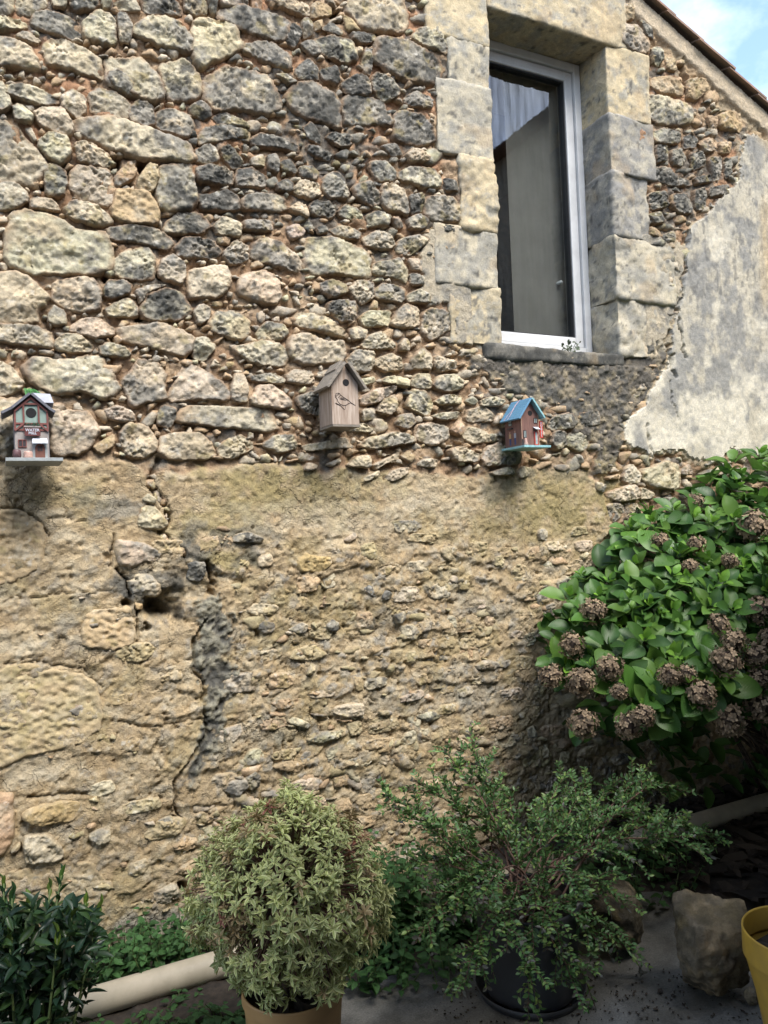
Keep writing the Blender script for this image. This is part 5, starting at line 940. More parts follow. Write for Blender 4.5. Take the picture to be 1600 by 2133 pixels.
def hostel_birdhouse():
    Y = -0.155; pb = at(1105, 929, Y); pl = at(1086, 900, Y)[0]; pr_ = at(1122, 900, Y)[0]; ze = at(1086, 862, Y)[2]; za = at(1106, 833, Y)[2]
    w = pr_ - pl; he = ze - pb[2]; ha = za - pb[2]; D = float(0.125)
    t = thing('birdhouse', 'small red brown birdhouse with a bright blue roof and red lettered side board', 'birdhouse', ((pl + pr_) / 2, Y, pb[2]), group='birdhouses hanging on the stone wall')
    m = MB(); m.prism(gable(w, he, ha, 0, 0), 0, D); m.build('body', M_REDW, t, bevel=0.001)
    mt = mat_plain('trim_tan', (0.34, 0.22, 0.16), 0.7, 0.2, 60)
    for s in (-1, 1):
        m = MB(); m.box((s * (w / 2 - 0.0015), -0.0015, he / 2), (0.004, 0.003, he - 0.004)); m.build('corner_trim', mt, t)
    e = 0.022; k = (ha - he) / (w / 2)
    m = MB(); roof_slab(m, 0.0, ha + 0.002, -w / 2 - e, he - k * e + 0.002, 0.008, -0.026, D); o = m.build('roof_slope', M_BLUE, t, bevel=0.0008)
    d = np.array((-w / 2 - e, he - k * e + 0.002 - ha - 0.002)); L = np.linalg.norm(d); d /= L; n = np.array((d[1], -d[0])); n = n if n[1] > 0 else -n
    for j in range(1, 8):
        q = np.array((0, ha + 0.002)) + d * L * j / 8 + n * 0.0081; mm = MB(); mm.box((q[0], D / 2 - 0.013, q[1]), (0.0012, D + 0.024, 0.0012)); mm.build('shingle_edge', M_CYAN, o)
    m = MB(); roof_slab(m, 0.0, ha + 0.0022, w / 2 + e * 0.8, he - k * e * 0.8 + 0.002, 0.008, -0.026, D); m.build('roof_slope', M_CYAN, t, bevel=0.0008)
    m = MB(); m.box((0.004, D / 2 - 0.022, -0.006), (w + 0.052, D + 0.05, 0.010)); m.build('base_plank', M_CYAN, t, bevel=0.001)
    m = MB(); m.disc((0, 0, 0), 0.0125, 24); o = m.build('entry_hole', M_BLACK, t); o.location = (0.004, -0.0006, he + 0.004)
    m = MB(); m.box((0, 0, 0), (0.0165, 0.006, 0.078)); o = m.build('sign_board', M_RED, t); o.location = (w / 2 + 0.0115, -0.004, he * 0.52)
    text_mesh('lettering', '\n'.join('HOSTEL'), 0.0142, M_WHITE, o, (0, -0.0036, 0))
    for (x, z, ww, hh) in ((-w / 2 + 0.019, he * 0.37, 0.016, 0.034), (w / 2 - 0.017, he * 0.80, 0.018, 0.024)):
        m = MB(); frame_ring(m, x - ww / 2, x + ww / 2, z - hh / 2, z + hh / 2, 0.0018, -0.0032, -0.0002); m.box((x, -0.003, z), (0.0016, 0.002, hh - 0.003)); wn = m.build('little_window', M_PANE, t)
        m = MB(); m.box((x, -0.0012, z), (ww - 0.004, 0.0016, hh - 0.004)); m.build('pane', M_GLASSB, wn)
    dx = w / 2 - 0.017
    m = MB(); m.box((dx, -0.0022, he * 0.22), (0.020, 0.004, he * 0.44)); dr = m.build('door', M_RED, t)
    m = MB(); m.box((dx, -0.0048, he * 0.24), (0.012, 0.0014, he * 0.36)); m.build('door_glass', M_GLASSB, dr)
    m = MB(); m.add([(dx - 0.015, -0.002, he * 0.60), (dx + 0.012, -0.002, he * 0.60), (dx + 0.012, -0.022, he * 0.52), (dx - 0.013, -0.022, he * 0.52), (dx - 0.015, -0.002, he * 0.585), (dx + 0.012, -0.002, he * 0.585), (dx + 0.012, -0.022, he * 0.51), (dx - 0.013, -0.022, he * 0.51)],
                    [(0, 1, 2, 3), (4, 7, 6, 5), (0, 4, 5, 1), (1, 5, 6, 2), (2, 6, 7, 3), (3, 7, 4, 0)]); m.build('door_awning', M_WHITE, t)
    m = MB(); m.lathe([(0, 0), (0.010, 0.0), (0.011, 0.008), (0.0075, 0.016), (0.0065, 0.026), (0.0045, 0.034), (0, 0.034)], 16, (-w / 2 + 0.014, -0.012, 0)); m.build('guitar_case', M_SACK, t, smooth=True)
    m = MB(); m.lathe([(0, 0), (0.004, 0.0), (0.004, 0.03), (0, 0.03)], 10, (-w / 2 - 0.002, -0.012, 0)); m.build('bollard', M_PANE, t)
    xs = -w / 2 - 0.0006                                                  # things painted on the left side
    for (y, hgt, shirt) in ((0.086, 0.066, M_OCHR), (0.048, 0.066, M_SHIRT)):
        h0 = 0.010; mm = MB(); mm.box((xs, y, h0 + 0.016), (0.001, 0.011, 0.030)); f = mm.build('painted_figure', M_JEAN, t)
        mm = MB(); mm.box((xs, y, h0 + 0.043), (0.0012, 0.015, 0.022)); mm.build('shirt', shirt, f)
        mm = MB(); mm.box((xs, y, h0 + 0.060), (0.0012, 0.007, 0.009)); mm.build('face', M_SKIN, f)
    mm = MB(); mm.box((xs, 0.082, he * 0.78), (0.0012, 0.026, 0.030)); wn = mm.build('little_window', M_PANE, t)
    for sy in (-1, 1):
        for sz in (-1, 1):
            mm = MB(); mm.box((xs - 0.0007, 0.082 + sy * 0.006, he * 0.78 + sz * 0.007), (0.0006, 0.009, 0.011)); mm.build('pane', M_GLASSB, wn)
    mm = MB(); mm.box((xs - 0.003, 0.082, he * 0.60), (0.007, 0.036, 0.007)); mm.build('window_box', M_PANE, t)
    m = MB(); top = np.array((0, ha + 0.012))                             # the hanging string lying on the roof
    f = lambda s_, y: (d[0] * s_ * L + n[0] * 0.011, y, ha + 0.002 + d[1] * s_ * L + n[1] * 0.011)
    m.tube([f(0.0, 0.05), f(0.25, 0.062), f(0.5, 0.066), f(0.75, 0.082), f(1.0, 0.088)], 0.0012, 6); m.tube([f(0.0, 0.056), f(0.25, 0.066), f(0.55, 0.062), f(0.8, 0.058), f(0.98, 0.062)], 0.0012, 6)
    m.build('hanging_string', M_STRING, t)
hostel_birdhouse()

# ------------------------------------------------------------------ drain pipe, boulders, pots
M_PIPE = mat_plain('beige_pipe_plastic', (0.48, 0.42, 0.32), 0.55, 0.1, 9, c2=(0.36, 0.315, 0.235), bump=0.1); M_TAN = mat_plain('ochre_pot', (0.42, 0.25, 0.10), 0.6, 0.08, 6, c2=(0.34, 0.20, 0.085)); M_YEL = mat_plain('yellow_pot', (0.50, 0.32, 0.045), 0.5, 0.05, 9, c2=(0.36, 0.235, 0.05), bump=0.1); M_BLKP = mat_plain('black_pot', (0.035, 0.037, 0.042), 0.55, 0.2, 6)
def build_pipe():
    pz, pyy = 0.070, -0.345
    a = on_z(140, 2112, pz); t = thing('drain_pipe', 'long beige plastic drain pipe lying along the foot of the stone wall', 'pipe', (0, pyy, pz))
    m = MB(); m.tube([(-0.35, 0, 0.0), (0.9, 0, 0), (2.2, 0, 0)], 0.045, 28); m.build('pipe_length', M_PIPE, t, smooth=True)
    m = MB(); m.tube([(2.19, 0, 0), (3.4, 0, 0), (5.3, 0, 0.0)], 0.0451, 28); m.build('pipe_length', M_PIPE, t, smooth=True)
    m = MB(); m.tube([(2.10, 0, 0), (2.11, 0, 0), (2.27, 0, 0), (2.28, 0, 0)], [0.046, 0.051, 0.051, 0.046], 28); m.build('socket', M_PIPE, t, smooth=True)
    for x in (0.25, 1.7, 3.3, 4.8):
        m = MB(); m.box((x, 0, -0.060), (0.10, 0.12, 0.03)); m.build('support_block', M_CONC, t, bevel=0.006)
build_pipe()
def boulder(label, cpx, wpx, hpx, y, seed, tone, zc=None, facets=9):
    c = at(cpx[0], cpx[1], y); t = np.linalg.norm(c - CAM); sx, sz = wpx / F_PX * t / 2, hpx / F_PX * t / 2; sy = sx * 0.9
    r = np.random.default_rng(seed); me = bpy.data.meshes.new('b'); bm = bmesh.new(); bmesh.ops.create_icosphere(bm, subdivisions=5, radius=1.0); bm.to_mesh(me); bm.free()
    V = np.empty(len(me.vertices) * 3); me.vertices.foreach_get('co', V); V = V.reshape(-1, 3); D = V.copy()
    R = np.full(len(V), 1.25)
    for k in range(facets * 2):
        n = r.normal(size=3); n /= np.linalg.norm(n); d = V @ n; R = np.minimum(R, np.where(d > 0.05, r.uniform(0.80, 1.0) / np.maximum(d, 0.05), 9))
    V = D * R[:, None]; V = (V - (V.max(0) + V.min(0)) / 2) / (np.ptp(V, axis=0) / 2); P = V * np.array((sx, sy, sz)); P = P + D * (0.024 * fbm(P * 9 + seed, 4, 3) + 0.017 * fbm(P * 34, 4, 4, 0.6) - 0.008 * np.abs(fbm(P * 60, 3, 5)))[:, None] * min(1, sx / 0.1)
    me.vertices.foreach_set('co', P.astype(np.float32).ravel()); C = stone_colour(P + c, tone, seed); C = mixc(C * np.array((0.46, 0.42, 0.36)), np.array((0.07, 0.06, 0.038)), 0.75 * sstep(-0.15, 0.25, fbm(P * 11 + 5, 4, 8)))
    ca = me.color_attributes.new('Col', 'FLOAT_COLOR', 'POINT'); c4 = np.ones((len(V), 4), np.float32); c4[:, :3] = C; ca.data.foreach_set('color', c4.ravel())
    me.polygons.foreach_set('use_smooth', np.ones(len(me.polygons), bool)); me.name = 'boulder'
    o = obj('boulder' if wpx > 60 else 'small_stone', me, M_STONE); zmin = P[:, 2].min(); o.location = (c[0], c[1], max(-zmin - 0.004, c[2]) if zc is None else zc); return tag(o, label, 'rock')
gb = on_z(1490, 2060)
boulder('large rough grey boulder on the concrete beside the yellow pot', (1488, 1966), 138, 176, gb[1] - 0.03, 5, 'M')
g2 = on_z(1300, 1985)
boulder('dark boulder half hidden behind the leafy black pot', (1290, 1915), 120, 120, g2[1], 9, 'D')
g3 = on_z(1566, 2092); boulder('fist sized pale stone at the foot of the large boulder', (1564, 2078), 26, 34, g3[1], 13, 'M')

def pot(name, label, cat, c, R, Hh, mat, taper=0.78, rim=0.006, lip=0.02, saucer=False, soil=0.93, thing_=None):
    t = thing_ or thing(name, label, cat, (c[0], c[1], c[2]))
    z0 = 0.012 if saucer else 0.0
    m = MB(); m.lathe([(0.0, z0), (R * taper, z0), (R * taper, z0 + 0.001), (R * (taper + 1) / 2, z0 + Hh * 0.5), (R - rim, Hh - lip), (R, Hh - lip + 0.001), (R, Hh - 0.003), (R - 0.002, Hh), (R - rim * 0.9, Hh), (R - rim - 0.002, Hh - 0.003), (R - rim - 0.004, Hh * 0.82)], 64); pb = m.build('pot', mat, t, smooth=True)
    e = pb.data; bm = bmesh.new(); bm.from_mesh(e)
    for ed in bm.edges:
        if len(ed.link_faces) == 2 and ed.calc_face_angle(0) > 0.5: ed.smooth = False
    bm.to_mesh(e); bm.free()
    rs = R - rim - 0.004; n = 40; V = [(0, 0, 0.008)]; Fs = []
    for i, s in enumerate((0.35, 0.7, 1.0)):
        for k in range(n): V.append((rs * s * math.cos(2 * math.pi * k / n), rs * s * math.sin(2 * math.pi * k / n), 0.006 * math.sin(k * 5.1 + i * 2)))
    Fs = [(0, 1 + k, 1 + (k + 1) % n) for k in range(n)] + [(1 + i * n + k, 1 + (i + 1) * n + k, 1 + (i + 1) * n + (k + 1) % n, 1 + i * n + (k + 1) % n) for i in range(2) for k in range(n)]
    m = MB(); m.add(V, Fs); o = m.build('soil', M_SOIL, t); o.location = (0, 0, Hh * soil - 0.012)
    if saucer:
        m = MB(); m.lathe([(0.0, 0.002), (R * 0.95, 0.002), (R * 1.02, 0.028), (R * 1.04, 0.028), (R * 0.98, 0.0), (0.0, 0.0)], 48); m.build('saucer', mat, t, smooth=True)
    return t
yp = on_z(1668, 1940, 0.36)
pot('yellow_pot', 'bright yellow tapered plastic pot at the right edge of the picture', 'pot', (yp[0], yp[1], 0.0), 0.152, 0.36, M_YEL, taper=0.62, lip=0.075, rim=0.004, soil=0.80)
# ------------------------------------------------------------------ foliage helpers
def leaf_tpl(n=4, peak=0.45, sharp=1.0, fold=0.25, droop=0.25, wave=0.0):
    t = np.linspace(0, 1, n + 1); a = math.log(0.5) / math.log(peak); w = np.sin(np.pi * np.clip(t, 0, 1) ** a) ** sharp; w[0] = 0.04; w[-1] = 0.0
    V, UV = [], []
    for i in range(n + 1):
        for s in (-1, 0, 1):
            V.append((t[i], s * w[i] * 0.5, fold * abs(s) * w[i] * 0.5 - droop * t[i] ** 2 + wave * math.sin(t[i] * 14 + s) * abs(s) * 0.05)); UV.append((s * w[i], t[i]))
    Q = [(3 * i + k, 3 * i + 3 + k, 3 * i + 4 + k, 3 * i + 1 + k) for i in range(n) for k in (0, 1)]
    return np.array(V), np.array(Q), np.array(UV)
def unit(v): v = np.asarray(v, float); return v / (np.linalg.norm(v, axis=-1, keepdims=True) + 1e-12)
def frames(D, U):
    D = unit(D); Y = unit(np.cross(U, D)); Z = np.cross(D, Y); return D, Y, Z
def join_leaves(name, tpl, Ps, Ds, Us, Ls, Ws, Cs, mat, parent, edge=None, mid=None):
    V, Q, UV = tpl; Ps, Ds, Us, Ls, Ws, Cs = map(lambda a: np.asarray(a, float), (Ps, Ds, Us, Ls, Ws, Cs)); D, Y, Z = frames(Ds, Us); n = len(Ps)
    W = Ps[:, None] + V[None, :, :1] * (D * Ls[:, None])[:, None] + V[None, :, 1:2] * (Y * Ws[:, None])[:, None] + V[None, :, 2:] * (Z * Ls[:, None])[:, None]
    F_ = (Q[None] + (np.arange(n) * len(V))[:, None, None]).reshape(-1, 4)
    C = np.repeat(Cs[:, None], len(V), 1)
    if edge is not None:
        e = (np.abs(np.arange(len(V)) % 3 - 1) == 1)[None, :, None]; C = np.where(e, np.asarray(edge)[:, None] if np.ndim(edge) == 2 else np.asarray(edge)[None, None], C)
    C = C * (0.9 + 0.1 * UV[None, :, 1:2])
    me = raw_mesh(name, W.reshape(-1, 3), F_, C.reshape(-1, 3), uv=np.tile(UV, (n, 1)))
    return obj(name, me, mat, parent)
def leaf_variants(name, tpl_list, cols, mat, aspect):
    r = []
    for k, c in enumerate(cols):
        V, Q, UV = tpl_list[k % len(tpl_list)]; W = V * np.array((1, aspect, 1)); C = np.tile(c, (len(V), 1)) * (0.88 + 0.12 * UV[:, 1:2])
        me = raw_mesh(name, W, Q, C, uv=UV); me.materials.append(mat); r.append(me)
    return r
def put_leaf(me, P, D, U, L, parent, name='leaf'):
    d, y, z = frames(np.asarray(D)[None], np.asarray(U)[None]); o = bpy.data.objects.new(name, me); col.objects.link(o); o.parent = parent
    o.matrix_local = Matrix([[d[0][i] * L, y[0][i] * L, z[0][i] * L, P[i]] for i in range(3)] + [[0, 0, 0, 1]]); return o
def bez(a, b, c, n=8):
    t = np.linspace(0, 1, n)[:, None]; a, b, c = map(np.asarray, (a, b, c)); return (1 - t) ** 2 * a + 2 * t * (1 - t) * b + t * t * c
M_BARK = mat_plain('bark', (0.12, 0.085, 0.06), 0.9, 0.35, 30, bump=0.6); M_TWIG = mat_plain('red_brown_twig', (0.13, 0.075, 0.055), 0.8, 0.3, 40); M_GSTEM = mat_plain('green_stem', (0.09, 0.13, 0.04), 0.7, 0.3, 40)

# ------------------------------------------------------------------ hydrangea
def hydrangea():
    r = np.random.default_rng(21); root = np.array((3.75, -0.38, 0.05))
    t = thing('hydrangea_bush', 'large green hydrangea bush with dried brown flower heads against the wall', 'bush', tuple(root))
    m_leaf = mat_leaf('hydrangea_leaf', 0.40, 0.22, veins=0.16, var=0.26)
    SIL = [(1108, 1348), (1120, 1300), (1190, 1235), (1215, 1200), (1290, 1178), (1300, 1130), (1345, 1072), (1420, 1050), (1470, 1010), (1505, 965), (1560, 955), (1660, 930), (1800, 960), (1900, 1100), (1900, 1560), (1700, 1540), (1600, 1490), (1480, 1480), (1420, 1490), (1300, 1470), (1260, 1420), (1180, 1420), (1130, 1380)]
    def depth(px, py):
        top = np.interp(px, (1108, 1200, 1300, 1350, 1470, 1520, 1700), (1340, 1215, 1130, 1065, 1005, 950, 935)); v = np.clip((py - top) / 420, 0, 1)
        return -(0.10 + 0.72 * v ** 0.8), v
    pts = []
    for _ in range(9000):
        x, y = r.uniform(1105, 1900), r.uniform(930, 1560); inside = in_poly(np.array(x), np.array(y), SIL)
        if not inside or x < 1178 and y < 1330 or x < 1150: continue
        d0 = 28 if x < 1620 else 46
        if all((x - a) ** 2 + ((y - b) * 1.15) ** 2 > d0 * d0 for a, b in pts): pts.append((x, y))
    green = [(0.060, 0.145, 0.028), (0.075, 0.165, 0.034), (0.046, 0.115, 0.026), (0.095, 0.19, 0.036)]; young = [(0.17, 0.34, 0.05), (0.13, 0.28, 0.045)]
    tp = [leaf_tpl(10, 0.48, 0.66, 0.30, 0.18, 0.35), leaf_tpl(10, 0.5, 0.66, 0.16, 0.36, 0.5), leaf_tpl(10, 0.46, 0.7, 0.42, 0.08, 0.3)]
    vg = leaf_variants('leaf', tp, green, m_leaf, 0.70); vy = leaf_variants('leaf', tp, young, m_leaf, 0.62)
    leaves = []; tips = []
    for x, y in pts:
        Y, v = depth(x, y); p = at(x, y, Y + r.uniform(-0.05, 0.08)); tips.append(p)
        ax = unit(np.array((-0.25 + 0.3 * (x - 1300) / 300 * 0.5, -0.35 - 0.45 * v, 1.0 - 0.55 * v)) + r.normal(0, 0.22, 3)); s0 = unit(np.cross(ax, r.normal(size=3))); s1 = np.cross(ax, s0)
        sc = r.uniform(0.85, 1.15)
        for ring, (inc, L, n, off) in enumerate(((84, 0.120, 2, 0.0), (68, 0.112, 2, 0.012), (50, 0.084, 2, 0.02), (26, 0.052, 3, 0.026))):
            if ring == 0 and r.random() < 0.25: continue
            if ring == 3 and r.random() < 0.35: continue
            for k in range(n):
                a = ring * 1.57 + k * 2 * math.pi / n + r.normal(0, 0.25); i_ = math.radians(inc + r.normal(0, 10)); s = s0 * math.cos(a) + s1 * math.sin(a)
                D = ax * math.cos(i_) + s * math.sin(i_); U = ax * math.sin(i_) - s * math.cos(i_)
                leaves.append((p + ax * off + D * 0.018, D, U, L * sc * r.uniform(0.66, 1.18), ring == 3, x))
    leaves.sort(key=lambda l: (l[5] > 1600, l[4], -l[3]))
    shown = [l for l in leaves if l[5] < 1600 and not l[4]]; yng = [l for l in leaves if l[5] < 1600 and l[4]]
    r.shuffle(yng); single = shown[:235] + yng[:65]; rest = shown[235:] + yng[65:] + [l for l in leaves if l[5] >= 1600]
    for P, D, U, L, yg, _ in single: put_leaf((vy if yg else vg)[r.integers(0, 2 if yg else 4)], P - root, D, U, L, t)
    for k in range(1500):                                                   # older leaves deeper inside the crown
        x, y = r.uniform(1130, 1880), r.uniform(1000, 1530)
        if not in_poly(np.array(x), np.array(y), SIL): continue
        Y, v = depth(x, y); Y2 = min(-0.03, Y + r.uniform(0.08, 0.35)); D = unit(r.normal(size=3) + np.array((0, -0.7, -0.1))); rest.append((at(x, y, Y2), D, np.array((0, -0.2, 1.0)) + r.normal(0, 0.3, 3), r.uniform(0.07, 0.12), False, x))
    for k in range(230):                                                    # low leaves in the shade beneath
        x, y = r.uniform(1190, 1950), r.uniform(1440, 1640)
        if y > 1500 + (x - 1190) * 0.8 or (x < 1330 and y > 1560): continue
        rest.append((at(x, y, r.uniform(-0.62, -0.06)), r.normal(size=3) + np.array((0, -0.5, 0)), np.array((0, -0.3, 1.0)), r.uniform(0.08, 0.13), False, x))
    for k in range(2600):                                                    # unseen leaves added right of the view, to shade the ground there
        d = unit(r.normal(size=3)) * r.uniform(0.55, 1.0) ** 0.5; p = np.array((3.55, -1.25, 1.0)) + d * np.array((1.15, 0.62, 0.68)); px_, py_ = project(p)
        if px_ < 1660: continue
        rest.append((p, unit(d + r.normal(0, 0.5, 3)), np.array((0, -0.2, 1.0)) + r.normal(0, 0.3, 3), r.uniform(0.09, 0.13), False, 1700))
    C = [np.array(young[0] if l[4] else green[r.integers(0, 4)]) * r.uniform(0.8, 1.15) for l in rest]
    o = join_leaves('inner_leaves', tp[0], [l[0] - root for l in rest], [l[1] for l in rest], [l[2] for l in rest], [l[3] for l in rest], [l[3] * 0.62 for l in rest], C, m_leaf, t); tag(o, kind='stuff')
    heads = [(1235, 1275, 31), (1192, 1345, 30), (1210, 1420, 33), (1272, 1392, 31), (1215, 1508, 32), (1310, 1512, 30), (1340, 1492, 26), (1462, 1446, 32), (1519, 1500, 34), (1512, 1378, 34), (1568, 1096, 34), (1446, 1045, 20), (1375, 1126, 19), (1450, 1135, 22), (1580, 1272, 30), (1575, 1365, 26), (1580, 1412, 24), (1582, 1472, 32), (1438, 1180, 18), (1498, 1300, 24), (1530, 1335, 26), (1395, 1408, 26), (1148, 1408, 28), (1430, 1405, 22), (1520, 1168, 18), (1600, 1330, 22), (1290, 1440, 20), (1660, 1440, 32), (1700, 1250, 32)]
    mf = mat_vcol('dried_petal', 0.85); vs_ = []
    for k in range(4):
        V, Fs, C = [], [], []; n = 95
        for j in range(n):
            z = 1 - 2 * (j + 0.5) / n; a = j * 2.39996; d = np.array((math.sqrt(1 - z * z) * math.cos(a), math.sqrt(1 - z * z) * math.sin(a), z)) ; d = unit(d + r.normal(0, 0.14, 3)); rad = r.uniform(0.74, 1.0); u = unit(np.cross(d, r.normal(size=3))); w = np.cross(d, u); c = np.array((0.19, 0.138, 0.088)) * r.uniform(0.45, 1.7)
            for q in range(4):
                a2 = q * math.pi / 2; e = u * math.cos(a2) + w * math.sin(a2); f = -u * math.sin(a2) + w * math.cos(a2); b = len(V); cup = r.uniform(-0.05, 0.16); p0 = d * rad
                V += [p0, p0 + e * 0.12 + f * 0.10 + d * cup * 0.4, p0 + e * 0.23 + d * cup, p0 + e * 0.12 - f * 0.10 + d * cup * 0.2]; Fs.append([b, b + 1, b + 2, b + 3]); C += [c * 0.8, c, c * 1.25, c]
        b = len(V); ico = bmesh.new(); bmesh.ops.create_icosphere(ico, subdivisions=2, radius=0.66); ico.verts.ensure_lookup_table(); V += [np.array(v.co) for v in ico.verts]; Fs += [[b + v.index for v in f.verts] for f in ico.faces]; C += [np.array((0.05, 0.032, 0.022))] * len(ico.verts); ico.free()
        me = raw_mesh('flower_head', V, Fs, C, smooth=False); me.materials.append(mf); vs_.append(me)
    for k, (x, y, rad) in enumerate(heads):
        Y, v = depth(x, min(y, 1480)); p = at(x, y, Y - 0.10); rr = rad / F_PX * np.linalg.norm(p - CAM) * 0.95
        o = bpy.data.objects.new('flower_head', vs_[k % 4]); col.objects.link(o); o.parent = t; o.location = tuple(p - root); o.scale = (rr, rr, rr * 0.9); o.rotation_euler = tuple(r.uniform(0, 6, 3)); tips.append(p)
    r.shuffle(tips)
    for k, p in enumerate(tips[:70]):
        b0 = root + np.array((r.uniform(-0.3, 0.5), r.uniform(-0.15, 0.2), 0)); mid = (b0 * 0.45 + p * 0.55) * np.array((1, 1, 1)) + np.array((0, 0, 0.12)); P = bez(b0, mid, p, 7) - root
        m = MB(); m.tube(P, np.linspace(0.009, 0.0035, 7), 6); m.build('stem', M_BARK, t, smooth=True)
hydrangea()

# ------------------------------------------------------------------ variegated shrub in the ochre pot
def pieris():
    r = np.random.default_rng(31); Hp = 0.33; pc = on_z(610, 2046, Hp); c0 = np.array((pc[0], pc[1], 0.0)); rim = on_z(716, 2040, Hp); R = float(np.linalg.norm(rim - pc)) * 1.0
    t = thing('potted_shrub', 'dome of variegated pale green shrub with reddish tips in an ochre pot', 'potted plant', tuple(c0)); pot('', '', '', (0, 0, 0), R, Hp, M_TAN, taper=0.76, lip=0.03, rim=0.005, thing_=t)
    depth_s = np.linalg.norm(pc - CAM); k = depth_s / F_PX
    right = np.array(_M.to_3x3() @ Vector((1, 0, 0))); fw = np.array(_M.to_3x3() @ Vector((0, 0, -1))); up = np.array((0, 0, 1.0))
    ctr = c0 + np.array((0, 0, Hp)) + up * (2046 - 1886) * k + right * 2 * k
    rx, ru, rd_ = 186 * k, 182 * k, 172 * k
    Ps, Ds, Us, Ls, Ws, Cs, Es = [], [], [], [], [], [], []
    N = 1550; tips = []
    for j in range(N):
        d = unit(r.normal(size=3)); 
        lump = 0.86 + 0.18 * fbm((d * 2.9 + 5)[None], 3, 9)[0] + r.uniform(-0.07, 0.07); 
        if j % 4 == 0: lump *= r.uniform(0.55, 0.9)
        prof = 1.0 if d[2] < 0.1 else 1 - 0.12 * d[2]
        q = right * d[0] * rx * prof + fw * d[1] * rd_ * prof + up * d[2] * ru
        p = ctr + q * lump
        if p[2] < Hp + 0.03 and np.linalg.norm((p - c0)[:2]) < R + 0.05: continue
        if p[2] < 0.27: continue
        ax = unit(unit(q) * 0.8 + up * 0.55 + r.normal(0, 0.22, 3)); s0 = unit(np.cross(ax, r.normal(size=3))); s1 = np.cross(ax, s0); tips.append(p)
        red = fbm((p * 7)[None], 2, 17)[0] + r.normal(0, 0.25); tone = r.uniform(0, 1)
        g = np.array((0.27, 0.345, 0.095)) * (0.75 + 0.5 * tone); ed = np.array((0.68, 0.68, 0.36)) * (0.8 + 0.35 * tone)
        if red > 0.36: g = mixc(g, (0.24, 0.13, 0.07), 0.75); ed = mixc(ed, (0.42, 0.26, 0.17), 0.7)
        if red > 0.85 and d[2] > -0.2: g = np.array((0.25, 0.09, 0.07)); ed = np.array((0.36, 0.17, 0.12))
        n = r.integers(7, 12); sc = r.uniform(0.7, 1.2)
        for i in range(n):
            inc = math.radians(35 + 70 * (i / n) + r.normal(0, 10)); a = i * 2.39996 + r.normal(0, 0.2); s = s0 * math.cos(a) + s1 * math.sin(a); D = ax * math.cos(inc) + s * math.sin(inc)
            Ps.append(p - ax * 0.012 * i / n); Ds.append(D); Us.append(ax * math.sin(inc) - s * math.cos(inc)); L = sc * r.uniform(0.021, 0.035) * (0.65 + 0.35 * i / n); Ls.append(L); Ws.append(L * r.uniform(0.27, 0.34)); v = r.uniform(0.85, 1.15); Cs.append(g * v); Es.append(ed * v)
    m_leaf = mat_leaf('variegated_leaf', 0.5, 0.25, var=0.0)
    o = join_leaves('foliage', leaf_tpl(5, 0.5, 0.9, 0.25, 0.18), np.array(Ps) - c0, Ds, Us, Ls, Ws, Cs, m_leaf, t, edge=np.array(Es)); tag(o, kind='stuff')
    base = c0 + np.array((0, 0, Hp * 0.9))
    for j in range(5):
        a = j * 1.256; e = ctr + (right * math.cos(a) * rx + fw * math.sin(a) * rd_) * 0.35 + up * r.uniform(-0.05, 0.08); m = MB(); m.tube(bez(base + right * 0.02 * math.cos(a), (base + e) / 2 + up * 0.03, e) - c0, np.linspace(0.012, 0.006, 8), 8); m.build('branch', M_BARK, t, smooth=True)
    m = MB()
    for j in range(0, len(tips), 3):
        e = tips[j]; b = ctr + (e - ctr) * 0.3; m.tube([b - c0, (b + e) / 2 - c0 + up * 0.01, e - c0], (0.0035, 0.0025, 0.0015), 5, False)
    tag(m.build('twigs', M_TWIG, t), kind='stuff')
pieris()

